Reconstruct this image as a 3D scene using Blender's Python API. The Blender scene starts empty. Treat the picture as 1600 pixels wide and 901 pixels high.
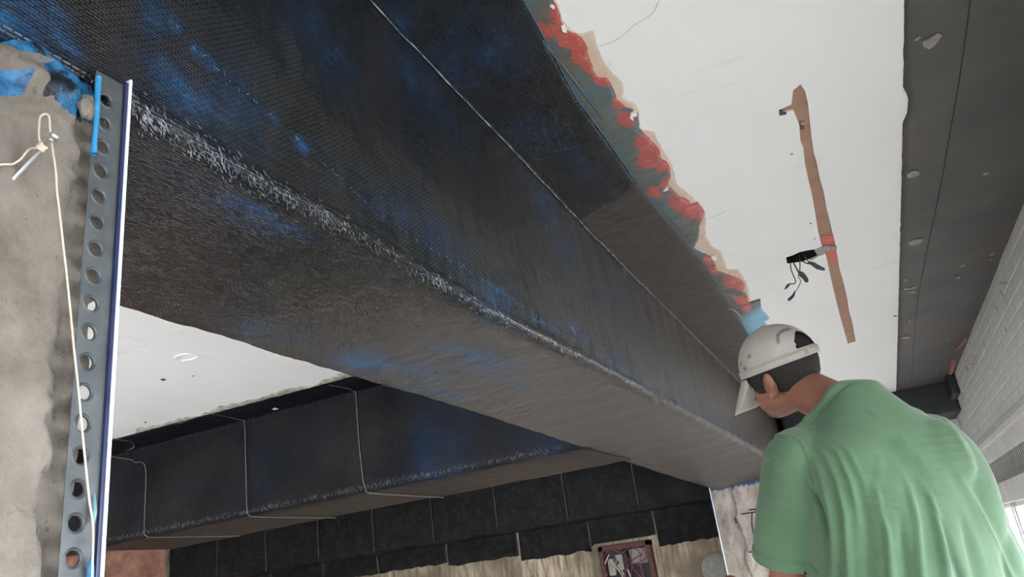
import bpy, bmesh, math, random
import numpy as np
from mathutils import Vector, Matrix, noise as mn

random.seed(7); rng = np.random.default_rng(7)
SC = bpy.context.scene
COL = SC.collection
PI = math.pi

# ---------------------------------------------------------------- camera
# rows: image right, image down, view direction in world axes (X right wall, Y along the beam, Z up)
F = 1200.0; CX, CY = 800.0, 450.5
_y = np.array([1391-CX, 829-CY, F]); _y /= np.linalg.norm(_y)
_z = np.array([385-CX, -2620-CY, F]); _z -= (_z@_y)*_y; _z /= np.linalg.norm(_z)
_x = np.cross(_y, _z)
R = np.stack([_x, _y, _z], 1)
cam = bpy.data.objects.new('camera', bpy.data.cameras.new('camera')); COL.objects.link(cam)
cam.data.sensor_width = 36; cam.data.lens = 36*F/1600; cam.data.clip_start = .02
mw = Matrix.Identity(4)
for i in range(3):
    mw[i][0] = R[0][i]; mw[i][1] = -R[1][i]; mw[i][2] = -R[2][i]
cam.matrix_world = mw
SC.camera = cam

def ray(px, py): return R.T@np.array([px-CX, py-CY, F])
def onz(px, py, h): d = ray(px, py); return d*h/d[2]
def onx(px, py, h): d = ray(px, py); return d*h/d[0]
def ony(px, py, h): d = ray(px, py); return d*h/d[1]
def ond(px, py, k): d = ray(px, py); return d/(R[2]@d)*k
def pr(P):
    q = np.asarray(P)@R.T
    return np.stack([CX+F*q[..., 0]/q[..., 2], CY+F*q[..., 1]/q[..., 2]], -1)

# ---------------------------------------------------------------- world, light, exposure
w = bpy.data.worlds.new('world'); SC.world = w; w.use_nodes = True
bg = w.node_tree.nodes['Background']; bg.inputs[0].default_value = (.90, .95, 1, 1); bg.inputs[1].default_value = 8
SC.view_settings.view_transform = 'Standard'; SC.view_settings.look = 'None'
SC.view_settings.gamma = 1; SC.view_settings.use_curve_mapping = False
SC.view_settings.exposure = 0.95

ZC = 1.1      # ceiling (heights are relative to the lens)
ZF = -1.12    # floor
XR = .782     # right wall face
XB = -.66     # side face of the long beam

# ---------------------------------------------------------------- helpers
def lin(c):
    return tuple((v/12.92 if v <= .04045 else ((v+.055)/1.055)**2.4) for v in [k/255 for k in c])

class NT:
    def __init__(s, name):
        s.m = bpy.data.materials.new(name); s.m.use_nodes = True
        s.t = s.m.node_tree; s.b = s.t.nodes['Principled BSDF']
    def n(s, typ, **kw):
        nd = s.t.nodes.new('ShaderNode'+typ)
        for k, v in kw.items():
            if k.startswith('_'): setattr(nd, k[1:], v)
            else: s.set(nd, k, v)
        return nd
    def set(s, nd, k, v):
        key = int(k[1:]) if k[0] == 'i' and k[1:].isdigit() else k.replace('_', ' ')
        inp = nd.inputs[key]
        if isinstance(v, bpy.types.NodeSocket): s.t.links.new(v, inp)
        elif isinstance(v, bpy.types.Node): s.t.links.new(v.outputs[0], inp)
        else:
            if inp.type == 'RGBA' and len(v) == 3: v = (*v, 1)
            inp.default_value = v
    def obj(s): return s.n('TexCoord').outputs['Object']
    def map(s, v, sc=(1, 1, 1), rot=(0, 0, 0)):
        return s.n('Mapping', Vector=v, Scale=sc, Rotation=rot).outputs[0]
    def noise(s, v, scale, detail=4, rough=.55, dist=0):
        return s.n('TexNoise', Vector=v, Scale=scale, Detail=detail, Roughness=rough, Distortion=dist).outputs[0]
    def ramp(s, f, a, b, ca=(0, 0, 0), cb=(1, 1, 1)):
        r = s.n('ValToRGB', Fac=f); e = r.color_ramp.elements
        e[0].position = a; e[0].color = (*ca, 1); e[1].position = b; e[1].color = (*cb, 1)
        return r.outputs[0]
    def mix(s, f, a, b, mode='MIX'):
        nd = s.t.nodes.new('ShaderNodeMix'); nd.data_type = 'RGBA'; nd.blend_type = mode
        for i, v in ((0, f), (6, a), (7, b)):
            inp = nd.inputs[i]
            if isinstance(v, bpy.types.NodeSocket): s.t.links.new(v, inp)
            else:
                inp.default_value = (*v, 1) if isinstance(v, tuple) and len(v) == 3 else v
        return nd.outputs[2]
    def math(s, op, a, b=0.0, c=None):
        nd = s.t.nodes.new('ShaderNodeMath'); nd.operation = op
        for i, v in ((0, a), (1, b), (2, c)):
            if v is None: continue
            if isinstance(v, bpy.types.NodeSocket): s.t.links.new(v, nd.inputs[i])
            else: nd.inputs[i].default_value = v
        return nd.outputs[0]
    def attr(s, name): return s.n('Attribute', _attribute_name=name).outputs['Fac']
    def bump(s, h, strength=.5, dist=.01, prev=None):
        b = s.n('Bump', Height=h, Strength=strength, Distance=dist)
        if prev is not None: s.t.links.new(prev, b.inputs['Normal'])
        return b.outputs[0]
    def out(s, color=None, rough=None, normal=None, metallic=None, **kw):
        for k, v in (('Base Color', color), ('Roughness', rough), ('Normal', normal), ('Metallic', metallic)):
            if v is not None: s.set(s.b, k, v)
        for k, v in kw.items(): s.set(s.b, k, v)
        return s.m

def simple(name, c1, c2=None, rough=.6, scale=20, bs=.3, bd=.003, metallic=0, bscale=None, lo=.35, hi=.65):
    t = NT(name); o = t.obj()
    nz = t.noise(o, scale, 6, .6)
    col = t.ramp(nz, lo, hi, c1, c2 or c1)
    nb = t.noise(o, bscale or scale*3, 5, .6)
    return t.out(col, rough, t.bump(nb, bs, bd), metallic)

# materials ------------------------------------------------------------------
def mat_carbon(name, row=.0046, run=.011, gloss=.13, spec=.42):
    t = NT(name)
    uv = t.n('TexCoord').outputs['UV']           # u along the beam (m), v round the profile (m)
    o = t.obj()
    wob = t.noise(o, 9, 3)
    br = t.n('TexBrick', Vector=uv, Scale=1.0, Mortar_Size=row*.30, Mortar_Smooth=1.0, Brick_Width=run, Row_Height=row, Color1=(1, 1, 1), Color2=(.35, .35, .35), Mortar=(0, 0, 0))
    wv = br.outputs['Color']
    dry = t.attr('dry'); res = t.attr('resin')
    n1 = t.noise(t.map(o, (1, .6, 1)), 3.2, 5, .6, .4)
    n2 = t.noise(t.map(o, (1, 1, .25)), 26, 4, .6)
    fn0 = t.noise(t.map(o, (1, .5, 1)), 60, 5, .7)
    cloudy = t.ramp(n1, .42, .72)
    base = t.mix(t.math('MULTIPLY', cloudy, .5), (.0032, .0036, .005), (.004, .010, .024))
    base = t.mix(t.math('MULTIPLY', wv, t.ramp(fn0, .45, .75)), base, (.022, .026, .033))  # thread glints put into the base colour as paler dashes
    dn = t.mix(t.ramp(t.noise(o, 14, 4), .35, .7), (.034, .0235, .0185), (.074, .051, .040))
    dn = t.mix(t.math('MULTIPLY', wv, .35), dn, (.15, .13, .115))
    dn = t.mix(t.math('MULTIPLY', t.ramp(t.noise(t.map(o, (1, 3, .22)), 14, 5, .65), .5, .72), .6), dn, (.10, .10, .105))
    col = t.mix(dry, base, dn)
    fn = t.noise(t.map(o, (1, .55, 1)), 95, 4, .7)
    rr = t.math('MULTIPLY', res, t.math('MULTIPLY', t.math('MULTIPLY_ADD', n2, 1.6, .1), t.math('MULTIPLY_ADD', fn, 3.2, -.75)))
    rr = t.math('MAXIMUM', t.math('MINIMUM', rr, 1.0), 0.0)
    col = t.mix(rr, col, (.011, .058, .145))
    col = t.mix(t.math('SUBTRACT', t.math('MULTIPLY', res, t.math('ADD', n2, .15)), .55), col, (.03, .145, .32))
    rough = t.math('MULTIPLY_ADD', dry, .16, gloss)
    rough = t.math('ADD', rough, t.math('MULTIPLY', n1, .08))
    b1 = t.bump(wv, 1.0, .0024)
    b2 = t.bump(n2, .22, .005, b1)
    b3 = t.bump(wob, .3, .012, b2)
    return t.out(col, rough, b3, None, Specular_IOR_Level=spec)
M = {}
M['carbon'] = mat_carbon('wet carbon fabric')
M['carbon_far'] = mat_carbon('dark carbon fabric', .0065, .014, .26, .14)
t = NT('rough far carbon'); o = t.obj(); n = t.noise(o, 11, 6, .65)
M['carbon_wall'] = t.out(t.ramp(n, .46, .70, (.003, .0028, .0032), (.028, .024, .028)), .5, t.bump(t.noise(o, 14, 6, .7), 1.0, .05))
t = NT('white ceiling paint'); o = t.obj()
n = t.noise(t.map(o, (1, .3, 1)), 2.2, 6, .6, .5); n3 = t.noise(t.map(o, (30, 1, 1)), 3, 3)
c = t.ramp(n, .3, .7, (.86, .85, .85), (.92, .91, .91))
c = t.mix(t.ramp(t.noise(t.map(o, (.5, 3, 1)), 2.7, 5, .7), .60, .75), c, (.72, .73, .75))
M['ceil'] = t.out(c, .65, t.bump(n3, .10, .004, t.bump(n, .25, .02)))
t = NT('grey mortar'); o = t.obj()
n = t.noise(o, 9, 8, .68); sp = t.noise(o, 70, 3, .6)
c = t.ramp(n, .3, .72, (.085, .07, .055), (.23, .205, .175))
c = t.mix(t.ramp(sp, .66, .74), c, (.07, .065, .06))
c = t.mix(t.math('MULTIPLY', t.ramp(t.noise(o, 5.5, 4), .58, .75), .5), c, (.12, .10, .065))
bl = t.attr('resin')
bz = t.noise(o, 45, 5, .65)
blu = t.mix(t.ramp(bz, .35, .65), (.004, .045, .12), (.02, .16, .34))
blu = t.mix(t.ramp(t.noise(o, 27, 5, .65), .50, .56), blu, (.004, .006, .012))
c = t.mix(t.ramp(t.math('ADD', bl, t.math('MULTIPLY', bz, .5)), .62, .78), c, blu)
M['mortar'] = t.out(c, t.math('MULTIPLY_ADD', bl, -.6, .85), t.bump(n, .8, .014, t.bump(sp, .35, .003)))
M['galv'] = simple('galvanised steel', (.055, .063, .068), (.088, .097, .102), .5, 35, .15, .001, .3)
M['nose'] = simple('bright plastic nosing', (.80, .85, .97), (.70, .78, .95), .35, 15, .05, .001)
M['navy'] = simple('dark blue resin film', (.010, .013, .05), (.018, .025, .07), .3, 40, .1, .001)
M['bluepaint'] = simple('blue resin smear', (.02, .16, .34), (.03, .25, .50), .3, 60, .3, .002)
M['teal'] = simple('teal grey paint', (.10, .17, .20), (.12, .22, .26), .4, 60, .3, .001)
M['string'] = simple('beige mason string', (.62, .52, .42), (.52, .42, .33), .8, 300, .6, .001)
M['nail'] = simple('grey steel nail', (.42, .44, .46), (.60, .62, .63), .28, 50, .1, .001, .85)
M['grey'] = None
t = NT('grey coated soffit'); o = t.obj()
n = t.noise(o, 3.5, 5, .6); f = t.noise(o, 160, 2)
c = t.ramp(n, .3, .7, (.052, .049, .048), (.088, .080, .076))
c = t.mix(t.ramp(t.noise(t.map(o, (1, .5, 1)), 1.7, 3), .56, .72), c, (.10, .072, .068))
M['grey'] = t.out(c, .6, t.bump(f, .35, .002))
M['darkbox'] = simple('dark grey coating', (.022, .026, .030), (.040, .044, .048), .5, 8, .3, .004)
M['flake'] = simple('pale flaked putty', (.22, .20, .17), (.34, .32, .28), .6, 30, .4, .002)
M['hairline'] = simple('hairline crack', (.40, .38, .36), (.60, .58, .56), .7)
M['rust'] = simple('red brown primer', (.16, .035, .022), (.30, .11, .06), .6, 14, .4, .003)
M['chase'] = simple('bare tan plaster', (.34, .185, .125), (.42, .245, .175), .75, 9, .35, .003)
M['redp'] = simple('red primer paint', (.62, .09, .06), (.58, .14, .10), .6, 25, .2, .001)
M['cementgrey'] = simple('grey cement', (.25, .24, .21), (.40, .38, .34), .8, 40, .5, .003)
M['black'] = simple('black cavity', (.012, .008, .012), (.02, .012, .018), .6, 20)
M['beige'] = simple('beige plaster base', (.62, .47, .37), (.70, .56, .46), .6, 12, .2, .002)
t = NT('putty margin'); o = t.obj()
n = t.noise(o, 5, 5, .6, .3)
c = t.ramp(n, .38, .62, (.115, .105, .088), (.085, .125, .135))
c = t.mix(t.math('MULTIPLY', t.ramp(t.noise(o, 13, 4), .56, .68), .45), c, (.06, .15, .22))
rd = t.attr('red')
c = t.mix(t.math('MULTIPLY', t.ramp(t.math('ADD', rd, t.math('MULTIPLY', t.noise(o, 34, 6, .75, 1.5), 1.3)), .99, 1.20), .85), c, (.50, .075, .06))
c = t.mix(t.ramp(t.math('MULTIPLY', rd, t.noise(o, 42, 5, .6, 2.5)), .34, .46), c, (.62, .30, .25))
blu = t.attr('blue')
c = t.mix(t.ramp(t.math('ADD', blu, t.math('MULTIPLY', t.noise(t.map(o, (3, 1, 1), (0, 0, .6)), 20, 5, .65), .5)), .60, .9), c, (.20, .48, .66))
M['putty'] = t.out(c, .38, t.bump(t.noise(o, 24, 5, .6), .5, .008))
M['brick'] = None
t = NT('white painted brick'); o = t.obj()
n = t.noise(o, 8, 6, .65); c = t.ramp(n, .25, .7, (.56, .55, .54), (.70, .69, .68))
M['brick'] = t.out(c, .75, t.bump(t.noise(o, 45, 5, .7), .5, .004))
M['mortarwhite'] = simple('painted mortar joint', (.50, .49, .48), (.62, .61, .60), .8, 30, .5, .004)
M['whitepaint'] = simple('white painted plaster', (.62, .61, .60), (.74, .73, .71), .6, 6, .3, .004)
M['cream'] = simple('cream window paint', (.66, .60, .48), (.76, .72, .62), .4, 12, .1, .001)
M['alu'] = simple('grey frame', (.30, .29, .29), (.42, .42, .42), .4, 20, .1, .001)
M['slat'] = simple('grey louvre slat', (.36, .35, .34), (.50, .49, .48), .5, 25, .2, .001)
M['rustslat'] = simple('rusty louvre slat', (.16, .09, .06), (.36, .28, .24), .6, 30, .3, .001)
t = NT('raw plaster wall'); o = t.obj()
n = t.noise(t.map(o, (9, 9, 1.2)), 3, 6, .7); n2 = t.noise(o, 1.4, 4)
c = t.ramp(n, .36, .60, (.22, .155, .09), (.72, .60, .45)); c = t.mix(t.ramp(n2, .40, .62), c, (.20, .155, .11))
M['rawwall'] = t.out(c, .85, t.bump(n, .8, .02))
t = NT('pink mortar column'); o = t.obj()
n = t.noise(t.map(o, (1, 1, .35)), 6, 7, .7, .4)
c = t.ramp(n, .32, .66, (.17, .145, .11), (.52, .45, .405))
bl = t.attr('resin'); bz = t.noise(t.map(o, (1, 1, .18)), 22, 4, .65)
c = t.mix(t.ramp(t.math('ADD', bl, t.math('MULTIPLY', bz, .7)), .80, .92), c, (.03, .09, .16))
M['column'] = t.out(c, .85, t.bump(n, .9, .02))
M['redbrick'] = simple('stained red brown column', (.10, .032, .02), (.30, .15, .10), .8, 6, .5, .01)
M['floor'] = simple('dusty pale floor', (.46, .44, .41), (.56, .54, .50), .8, 3, .3, .003)
M['seam'] = simple('pale stitching thread', (.12, .12, .115), (.20, .20, .19), .6, 200, .3, .001)
M['bluethread'] = simple('blue resin thread', (.03, .16, .34), (.10, .30, .50), .3, 200, .3, .001)
M['boxred'] = simple('rusted red box frame', (.045, .010, .010), (.11, .032, .024), .6, 30, .4, .003)
M['boxgrey'] = simple('grey plastic plate', (.20, .20, .19), (.27, .27, .25), .5, 20, .1, .001)
M['boxdark'] = simple('dark box inside', (.012, .008, .014), (.03, .02, .035), .6, 20, .2, .002)
M['brass'] = simple('brass terminal', (.75, .50, .30), (.85, .62, .42), .3, 20, .1, .001, .5)
M['wire_red'] = simple('dark red wire', (.20, .03, .035), None, .4)
M['wire_pale'] = simple('pale wire', (.60, .50, .42), None, .4)
M['wire_dark'] = simple('dark wire', (.03, .028, .03), (.08, .06, .05), .5)
M['tape'] = simple('grey insulating tape', (.06, .085, .085), (.09, .12, .12), .45, 60)
M['tape_navy'] = simple('navy insulating tape', (.02, .016, .05), (.035, .03, .075), .4, 60)
M['wire_tan'] = simple('tan wire', (.16, .11, .08), (.26, .20, .15), .5, 60)
t = NT('green cotton shirt'); o = t.obj()
wet = t.attr('wet'); n = t.noise(o, 6, 5, .6); f = t.noise(o, 420, 2)
c = t.ramp(n, .3, .7, (.052, .110, .056), (.072, .142, .073))
wn = t.math('ADD', wet, t.math('MULTIPLY_ADD', t.noise(o, 34, 6, .75), .8, -.4))
c = t.mix(t.ramp(wn, .34, .85), c, (.030, .078, .038))
c = t.mix(t.attr('smudge'), c, (.045, .07, .06))
M['shirt'] = t.out(c, .85, t.bump(f, .3, .0012, t.bump(t.noise(o, 40, 4), .25, .004)), None, Sheen_Weight=.25)
t = NT('skin'); o = t.obj(); n = t.noise(o, 14, 5, .6)
M['skin'] = t.out(t.ramp(n, .3, .7, (.19, .078, .047), (.26, .112, .070)), .5, t.bump(t.noise(o, 160, 4), .15, .001), None, Subsurface_Weight=.08, Subsurface_Radius=(.02, .008, .004))
M['hair'] = simple('short black hair', (.005, .0035, .003), (.012, .008, .006), .65, 90, .9, .004, bscale=300)
t = NT('cream cotton cap'); o = t.obj()
c = t.ramp(t.noise(o, 12, 5), .3, .7, (.31, .285, .25), (.40, .37, .335))
c = t.mix(t.attr('smudge'), c, (.05, .035, .03))
M['cap'] = t.out(c, .85, t.bump(t.noise(o, 500, 2), .25, .001, t.bump(t.noise(o, 30, 3), .3, .006)))
M['trousers'] = simple('dark work trousers', (.03, .035, .05), (.045, .05, .065), .85, 12)
M['shoe'] = simple('dusty shoe', (.07, .06, .05), (.11, .10, .085), .7, 20)
M['eye'] = simple('eye white', (.7, .68, .65), None, .2)
M['iris'] = simple('dark iris', (.02, .012, .008), None, .2)
M['lip'] = simple('lips', (.32, .11, .085), None, .5)

def link(o, parent=None):
    COL.objects.link(o)
    if parent is not None: o.parent = parent
    return o
def mesh(name, V, Fc, mat, parent=None, smooth=False, uv=None, attrs=None, kind=None, loc=None):
    me = bpy.data.meshes.new(name)
    V = np.asarray(V, dtype=float)
    if loc is not None: V = V-np.asarray(loc)
    me.from_pydata([tuple(v) for v in V], [], [tuple(int(k) for k in f) for f in Fc])
    me.materials.append(mat)
    if smooth: me.polygons.foreach_set('use_smooth', [True]*len(me.polygons))
    if uv is not None:
        l = me.uv_layers.new(name='UVMap'); idx = np.zeros(len(me.loops), dtype=np.int32)
        me.loops.foreach_get('vertex_index', idx); l.data.foreach_set('uv', np.asarray(uv, dtype=np.float32)[idx].ravel())
    for k, v in (attrs or {}).items():
        a = me.attributes.new(k, 'FLOAT', 'POINT'); a.data.foreach_set('value', np.asarray(v, dtype=np.float32))
    me.update()
    o = bpy.data.objects.new(name, me)
    if loc is not None: o.location = loc
    if kind: o['kind'] = kind
    return link(o, parent)
def thing(name, label, cat, loc=(0, 0, 0), group=None):
    o = bpy.data.objects.new(name, None); o.location = loc; o.empty_display_size = .1
    COL.objects.link(o); return tag(o, label, cat, group)
def tag(o, label, cat, group=None):
    o['label'] = label; o['category'] = cat
    if group: o['group'] = group
    return o
def grid_faces(nu, nv, flip=False, wrap=False):
    f = []
    for i in range(nu-1):
        for j in range(nv if wrap else nv-1):
            j2 = (j+1) % nv
            q = (i*nv+j, (i+1)*nv+j, (i+1)*nv+j2, i*nv+j2)
            f.append(q[::-1] if flip else q)
    return f
def box_vf(x0, x1, y0, y1, z0, z1):
    V = [(x, y, z) for x in (x0, x1) for y in (y0, y1) for z in (z0, z1)]
    Fc = [(0, 1, 3, 2), (4, 6, 7, 5), (0, 4, 5, 1), (2, 3, 7, 6), (0, 2, 6, 4), (1, 5, 7, 3)]
    return V, Fc
def join(parts):
    V = []; Fc = []
    for v, f in parts:
        k = len(V); V += [tuple(p) for p in v]; Fc += [tuple(i+k for i in q) for q in f]
    return V, Fc
def box(name, b, mat, parent=None, bev=0, rough=0, **kw):
    V, Fc = box_vf(*b)
    o = mesh(name, V, Fc, mat, parent, **kw)
    if bev:
        m = o.modifiers.new('bevel', 'BEVEL'); m.width = bev; m.segments = 2
    return o
def tube_vf(pts, r, n=8, taper=None):
    pts = [np.array(p, float) for p in pts]; V = []
    up = None
    for i, p in enumerate(pts):
        d = pts[min(i+1, len(pts)-1)]-pts[max(i-1, 0)]; d /= (np.linalg.norm(d)+1e-12)
        if up is None:
            a = np.array([0, 0, 1.]) if abs(d[2]) < .9 else np.array([1., 0, 0])
            up = np.cross(d, a)
        up = up-(up@d)*d; up /= np.linalg.norm(up)+1e-12
        s = np.cross(d, up); rr = r[i] if hasattr(r, '__len__') else r
        for k in range(n):
            a = 2*PI*k/n; V.append(p+rr*(math.cos(a)*up+math.sin(a)*s))
    Fc = grid_faces(len(pts), n, True, True)
    Fc.append(tuple(range(n))); Fc.append(tuple(reversed(range((len(pts)-1)*n, len(pts)*n))))
    return V, Fc
def spline(pts, n):
    P = np.array(pts, float); k = len(P)
    out = []
    for t_ in np.linspace(0, k-1-1e-9, n):
        i = int(t_); u = t_-i
        p0, p1, p2, p3 = P[max(i-1, 0)], P[i], P[min(i+1, k-1)], P[min(i+2, k-1)]
        out.append(.5*((2*p1)+(-p0+p2)*u+(2*p0-5*p1+4*p2-p3)*u*u+(-p0+3*p1-3*p2+p3)*u**3))
    return np.array(out)
def tube(name, pts, r, mat, parent=None, n=8, sm=0, **kw):
    if sm:
        k = len(pts); rr = r
        pts2 = spline(pts, sm)
        if hasattr(r, '__len__'): rr = np.interp(np.linspace(0, 1, sm), np.linspace(0, 1, len(r)), r)
        pts, r = pts2, rr
    V, Fc = tube_vf(pts, r, n)
    return mesh(name, V, Fc, mat, parent, True, **kw)
def fb(x, y, z, s, o=4):
    return mn.fractal(Vector((x*s, y*s, z*s)), 1.0, 2.0, o)
def poly_prism(name, loop, z0, z1, mat, parent=None, **kw):
    """flat polygon in XY with a thickness from z0 (seen face) to z1"""
    bm = bmesh.new(); vs = [bm.verts.new((p[0], p[1], z0)) for p in loop]
    es = [bm.edges.new((vs[i], vs[(i+1) % len(vs)])) for i in range(len(vs))]
    bmesh.ops.triangle_fill(bm, edges=es, use_beauty=True)
    r = bmesh.ops.extrude_face_region(bm, geom=list(bm.faces))
    for v in r['geom']:
        if isinstance(v, bmesh.types.BMVert): v.co.z = z1
    bmesh.ops.recalc_face_normals(bm, faces=bm.faces)
    me = bpy.data.meshes.new(name); bm.to_mesh(me); bm.free(); me.materials.append(mat)
    o = bpy.data.objects.new(name, me)
    for k, v in kw.items(): o[k] = v
    return link(o, parent)
def struct(o): o['kind'] = 'structure'; return o

# =================================================================== ROOM SHELL
struct(box('floor', (-8.6, 3.4, -3, 8.4, ZF-.2, ZF), M['floor']))

# the ceiling: one slab with the cut chase and the cable slot left open
chase_px = [(1250.7, 131.7), (1258, 143), (1262.7, 163), (1265, 187), (1267.7, 213), (1271.7, 240), (1276.7, 257), (1281.7, 283), (1287, 300), (1291.7, 326.7), (1300, 360), (1305, 380), (1308, 397), (1311.7, 420), (1316.7, 436.7), (1324, 466.7), (1326.7, 486.7), (1331.7, 503), (1335, 523), (1337, 533), (1325, 537), (1318, 513), (1311.7, 490), (1305, 463), (1298, 433), (1291.7, 403), (1283, 380), (1278, 360), (1275, 340), (1271, 316.7), (1268, 300), (1263, 280), (1258, 256.7), (1255, 230), (1250.7, 220), (1249, 196.7), (1246, 188), (1240, 173), (1230, 175), (1218, 179), (1217, 172), (1236.7, 163), (1238, 152), (1239, 141.7)]
slot_px = [(1228, 402), (1238, 399), (1250, 393.5), (1262, 391), (1272, 389.5), (1277, 392), (1278, 398), (1272, 402.5), (1262, 405), (1254, 408.5), (1242, 410), (1230, 411.5)]
chase = [tuple(onz(*p, ZC)[:2]) for p in chase_px]
slot = [tuple(onz(*p, ZC)[:2]) for p in slot_px]
outer = [(-8.6, -3), (1.1, -3), (1.1, 8.4), (-8.6, 8.4)]
bm = bmesh.new()
es = []
for lp in (outer, chase, slot):
    vs = [bm.verts.new((x, y, ZC)) for x, y in lp]
    es += [bm.edges.new((vs[i], vs[(i+1) % len(vs)])) for i in range(len(vs))]
bmesh.ops.triangle_fill(bm, edges=es, use_beauty=True)
for f_ in bm.faces:
    f_.normal_update()
    if f_.normal.z > 0: f_.normal_flip()
for lp, dep in ((chase, .006), (slot, .05)):
    n_ = len(lp); a = [bm.verts.new((x, y, ZC)) for x, y in lp]; b = [bm.verts.new((x, y, ZC+dep)) for x, y in lp]
    for i in range(n_):
        f_ = bm.faces.new((a[i], a[(i+1) % n_], b[(i+1) % n_], b[i])); f_.material_index = 1 if dep > .02 else 0  # slot sides black: shade inside the recess put into the colour
bmesh.ops.remove_doubles(bm, verts=bm.verts, dist=1e-5)
me = bpy.data.meshes.new('ceiling'); bm.to_mesh(me); bm.free(); me.materials.append(M['ceil']); me.materials.append(M['black'])
ceiling = struct(link(bpy.data.objects.new('ceiling', me)))
box('slab', (-8.6, 3.4, -3, 8.4, ZC+.07, ZC+.25), M['cementgrey'], ceiling)
poly_prism('chase_bed', chase, ZC+.0055, ZC+.012, M['chase'], ceiling)
poly_prism('slot_bed', slot, ZC+.049, ZC+.055, M['black'], ceiling)
def cpatch(name, px, mat, d=.0015, up=.0, z=ZC, parent=ceiling):
    return poly_prism(name, [tuple(onz(*p, z)[:2]) for p in px], z-d, z+up+.0008, mat, parent)
# red primer above and below the crossing, grey cement between slot and chase
cpatch('primer_patch', [(1284, 369), (1303, 369), (1306, 384), (1288, 389), (1284, 379)], M['redp'], -.003, .004)
cpatch('primer_patch', [(1291, 392), (1308, 388), (1310, 406), (1305, 410), (1294, 405)], M['redp'], -.003, .004)
cpatch('cement_patch', [(1272, 390), (1282, 386), (1290, 383), (1307, 384), (1308, 387.5), (1292, 391), (1286, 397), (1278, 399)], M['cementgrey'], .003, .004)
cpatch('cement_patch', [(1265, 404), (1276, 399), (1278, 400), (1272, 404), (1266, 406)], M['cementgrey'], .002)
cpatch('dark_clip', [(1217, 172), (1222, 171), (1224, 175), (1229, 175), (1228, 178), (1218, 180)], M['darkbox'], .002)
cpatch('dark_clip', [(1250, 192), (1256, 191), (1257, 203), (1251, 203)], M['boxred'], -.002, .004)
cpatch('plaster_chip', [(1251, 191), (1257, 190), (1258, 194), (1252, 195)], M['flake'], .001, .004)
for q in ([(1234, 241), (1239, 239), (1238, 241)], [(1264, 349), (1268, 348), (1268, 350)], [(1271, 373), (1274, 372), (1274, 373.5)],
          [(1396, 493), (1401, 492), (1401, 494), (1396, 494.5)]):
    cpatch('chip_mark', q, M['darkbox'], .0012)
tube('crack_line', [onz(*p, ZC-.0002) for p in [(905, 78), (950, 68), (975, 54), (990, 40), (1018, 22), (1030, 0)]], .0006, M['hairline'], ceiling, 5, 40)
tube('crack_line', [onz(*p, ZC-.0002) for p in [(1108, 341), (1120, 336), (1135, 330)]], .0006, M['hairline'], ceiling, 5, 8)
# left bay: formwork lines, box ring, chips
for xx, y0, y1 in ((-2.512, -1, 3.17), (-3.87, -1, 3.17)):
    V = []; ns = 90
    for i in range(ns):
        yy = y0+(y1-y0)*i/(ns-1); wd = .006+.003*fb(yy, xx, 0, 9); h = .0035+.002*fb(yy, 3, xx, 30)
        V += [(xx-wd, yy, ZC+.001), (xx-wd*.3, yy, ZC-h), (xx+wd*.3, yy, ZC-h), (xx+wd, yy, ZC+.001)]
    mesh('formwork_ridge', V, grid_faces(ns, 4), M['ceil'], ceiling, True)
c0 = onz(291, 557, ZC)
ringp = [c0+np.array([math.cos(a)*.055, math.sin(a)*.04, -.002]) for a in np.linspace(0, 2*PI, 33)]
tube('plaster_ring', ringp, .0028, M['ceil'], ceiling, 6)
for q in ([(250, 592), (256, 591), (260, 593), (255, 594.5)], [(225, 659), (229, 658), (228, 661)], [(300, 587), (303, 586), (303, 588)]):
    cpatch('chip_mark', q, M['darkbox'], .0012)

# =================================================================== LONG WRAPPED BEAM
beam = thing('wrapped_beam', 'long deep concrete beam wrapped in black carbon fibre cloth with blue resin streaks, crossing overhead', 'beam', (XB, 3.5, .55))
BL = np.array(beam.location)
ys = np.concatenate([np.linspace(-.9, .3, 60), np.linspace(.31, 2.6, 260), np.linspace(2.63, 7.95, 170)])
zb_k = ([-1, .3, .5, .75, 1.0, 1.45, 2.3, 5.2, 8], [.565, .565, .563, .557, .562, .551, .572, .606, .612])
xl_k = ([-1, .9, 2.0, 2.8, 3.7, 5.5, 8], [-1.158, -1.160, -1.172, -1.193, -1.23, -1.30, -1.37])
xc_k = ([-1, 1, 1.7, 2.4, 3.4, 5.3, 8], [-.643, -.645, -.652, -.665, -.668, -.670, -.672])
edge_px = [(800, -40), (820, 0), (858, 70), (880, 113), (900, 150), (948, 215), (1000, 290), (1055, 352), (1100, 410), (1140, 470), (1170, 523)]
epts = np.array([onz(*p, ZC) for p in edge_px])
def XE(y): return float(np.interp(y, np.r_[-1, epts[:, 1], 8], np.r_[epts[0, 0], epts[:, 0], -.42]))
def arc(cx, cz, r, a0, a1, n): return [(cx+r*math.cos(a), cz+r*math.sin(a)) for a in np.linspace(a0, a1, n)]
seam_px = [(200, -20), (265, 30), (300, 75), (360, 130), (430, 190), (510, 262), (560, 310), (640, 370), (760, 440), (850, 505), (1010, 600), (1100, 650), (1180, 690)]
spts = np.array([onx(*p, XB) for p in seam_px])
def ZS(y): return float(np.interp(y, np.r_[-1, spts[:, 1], 8], np.r_[spts[0, 2], spts[:, 2], .68]))
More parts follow.
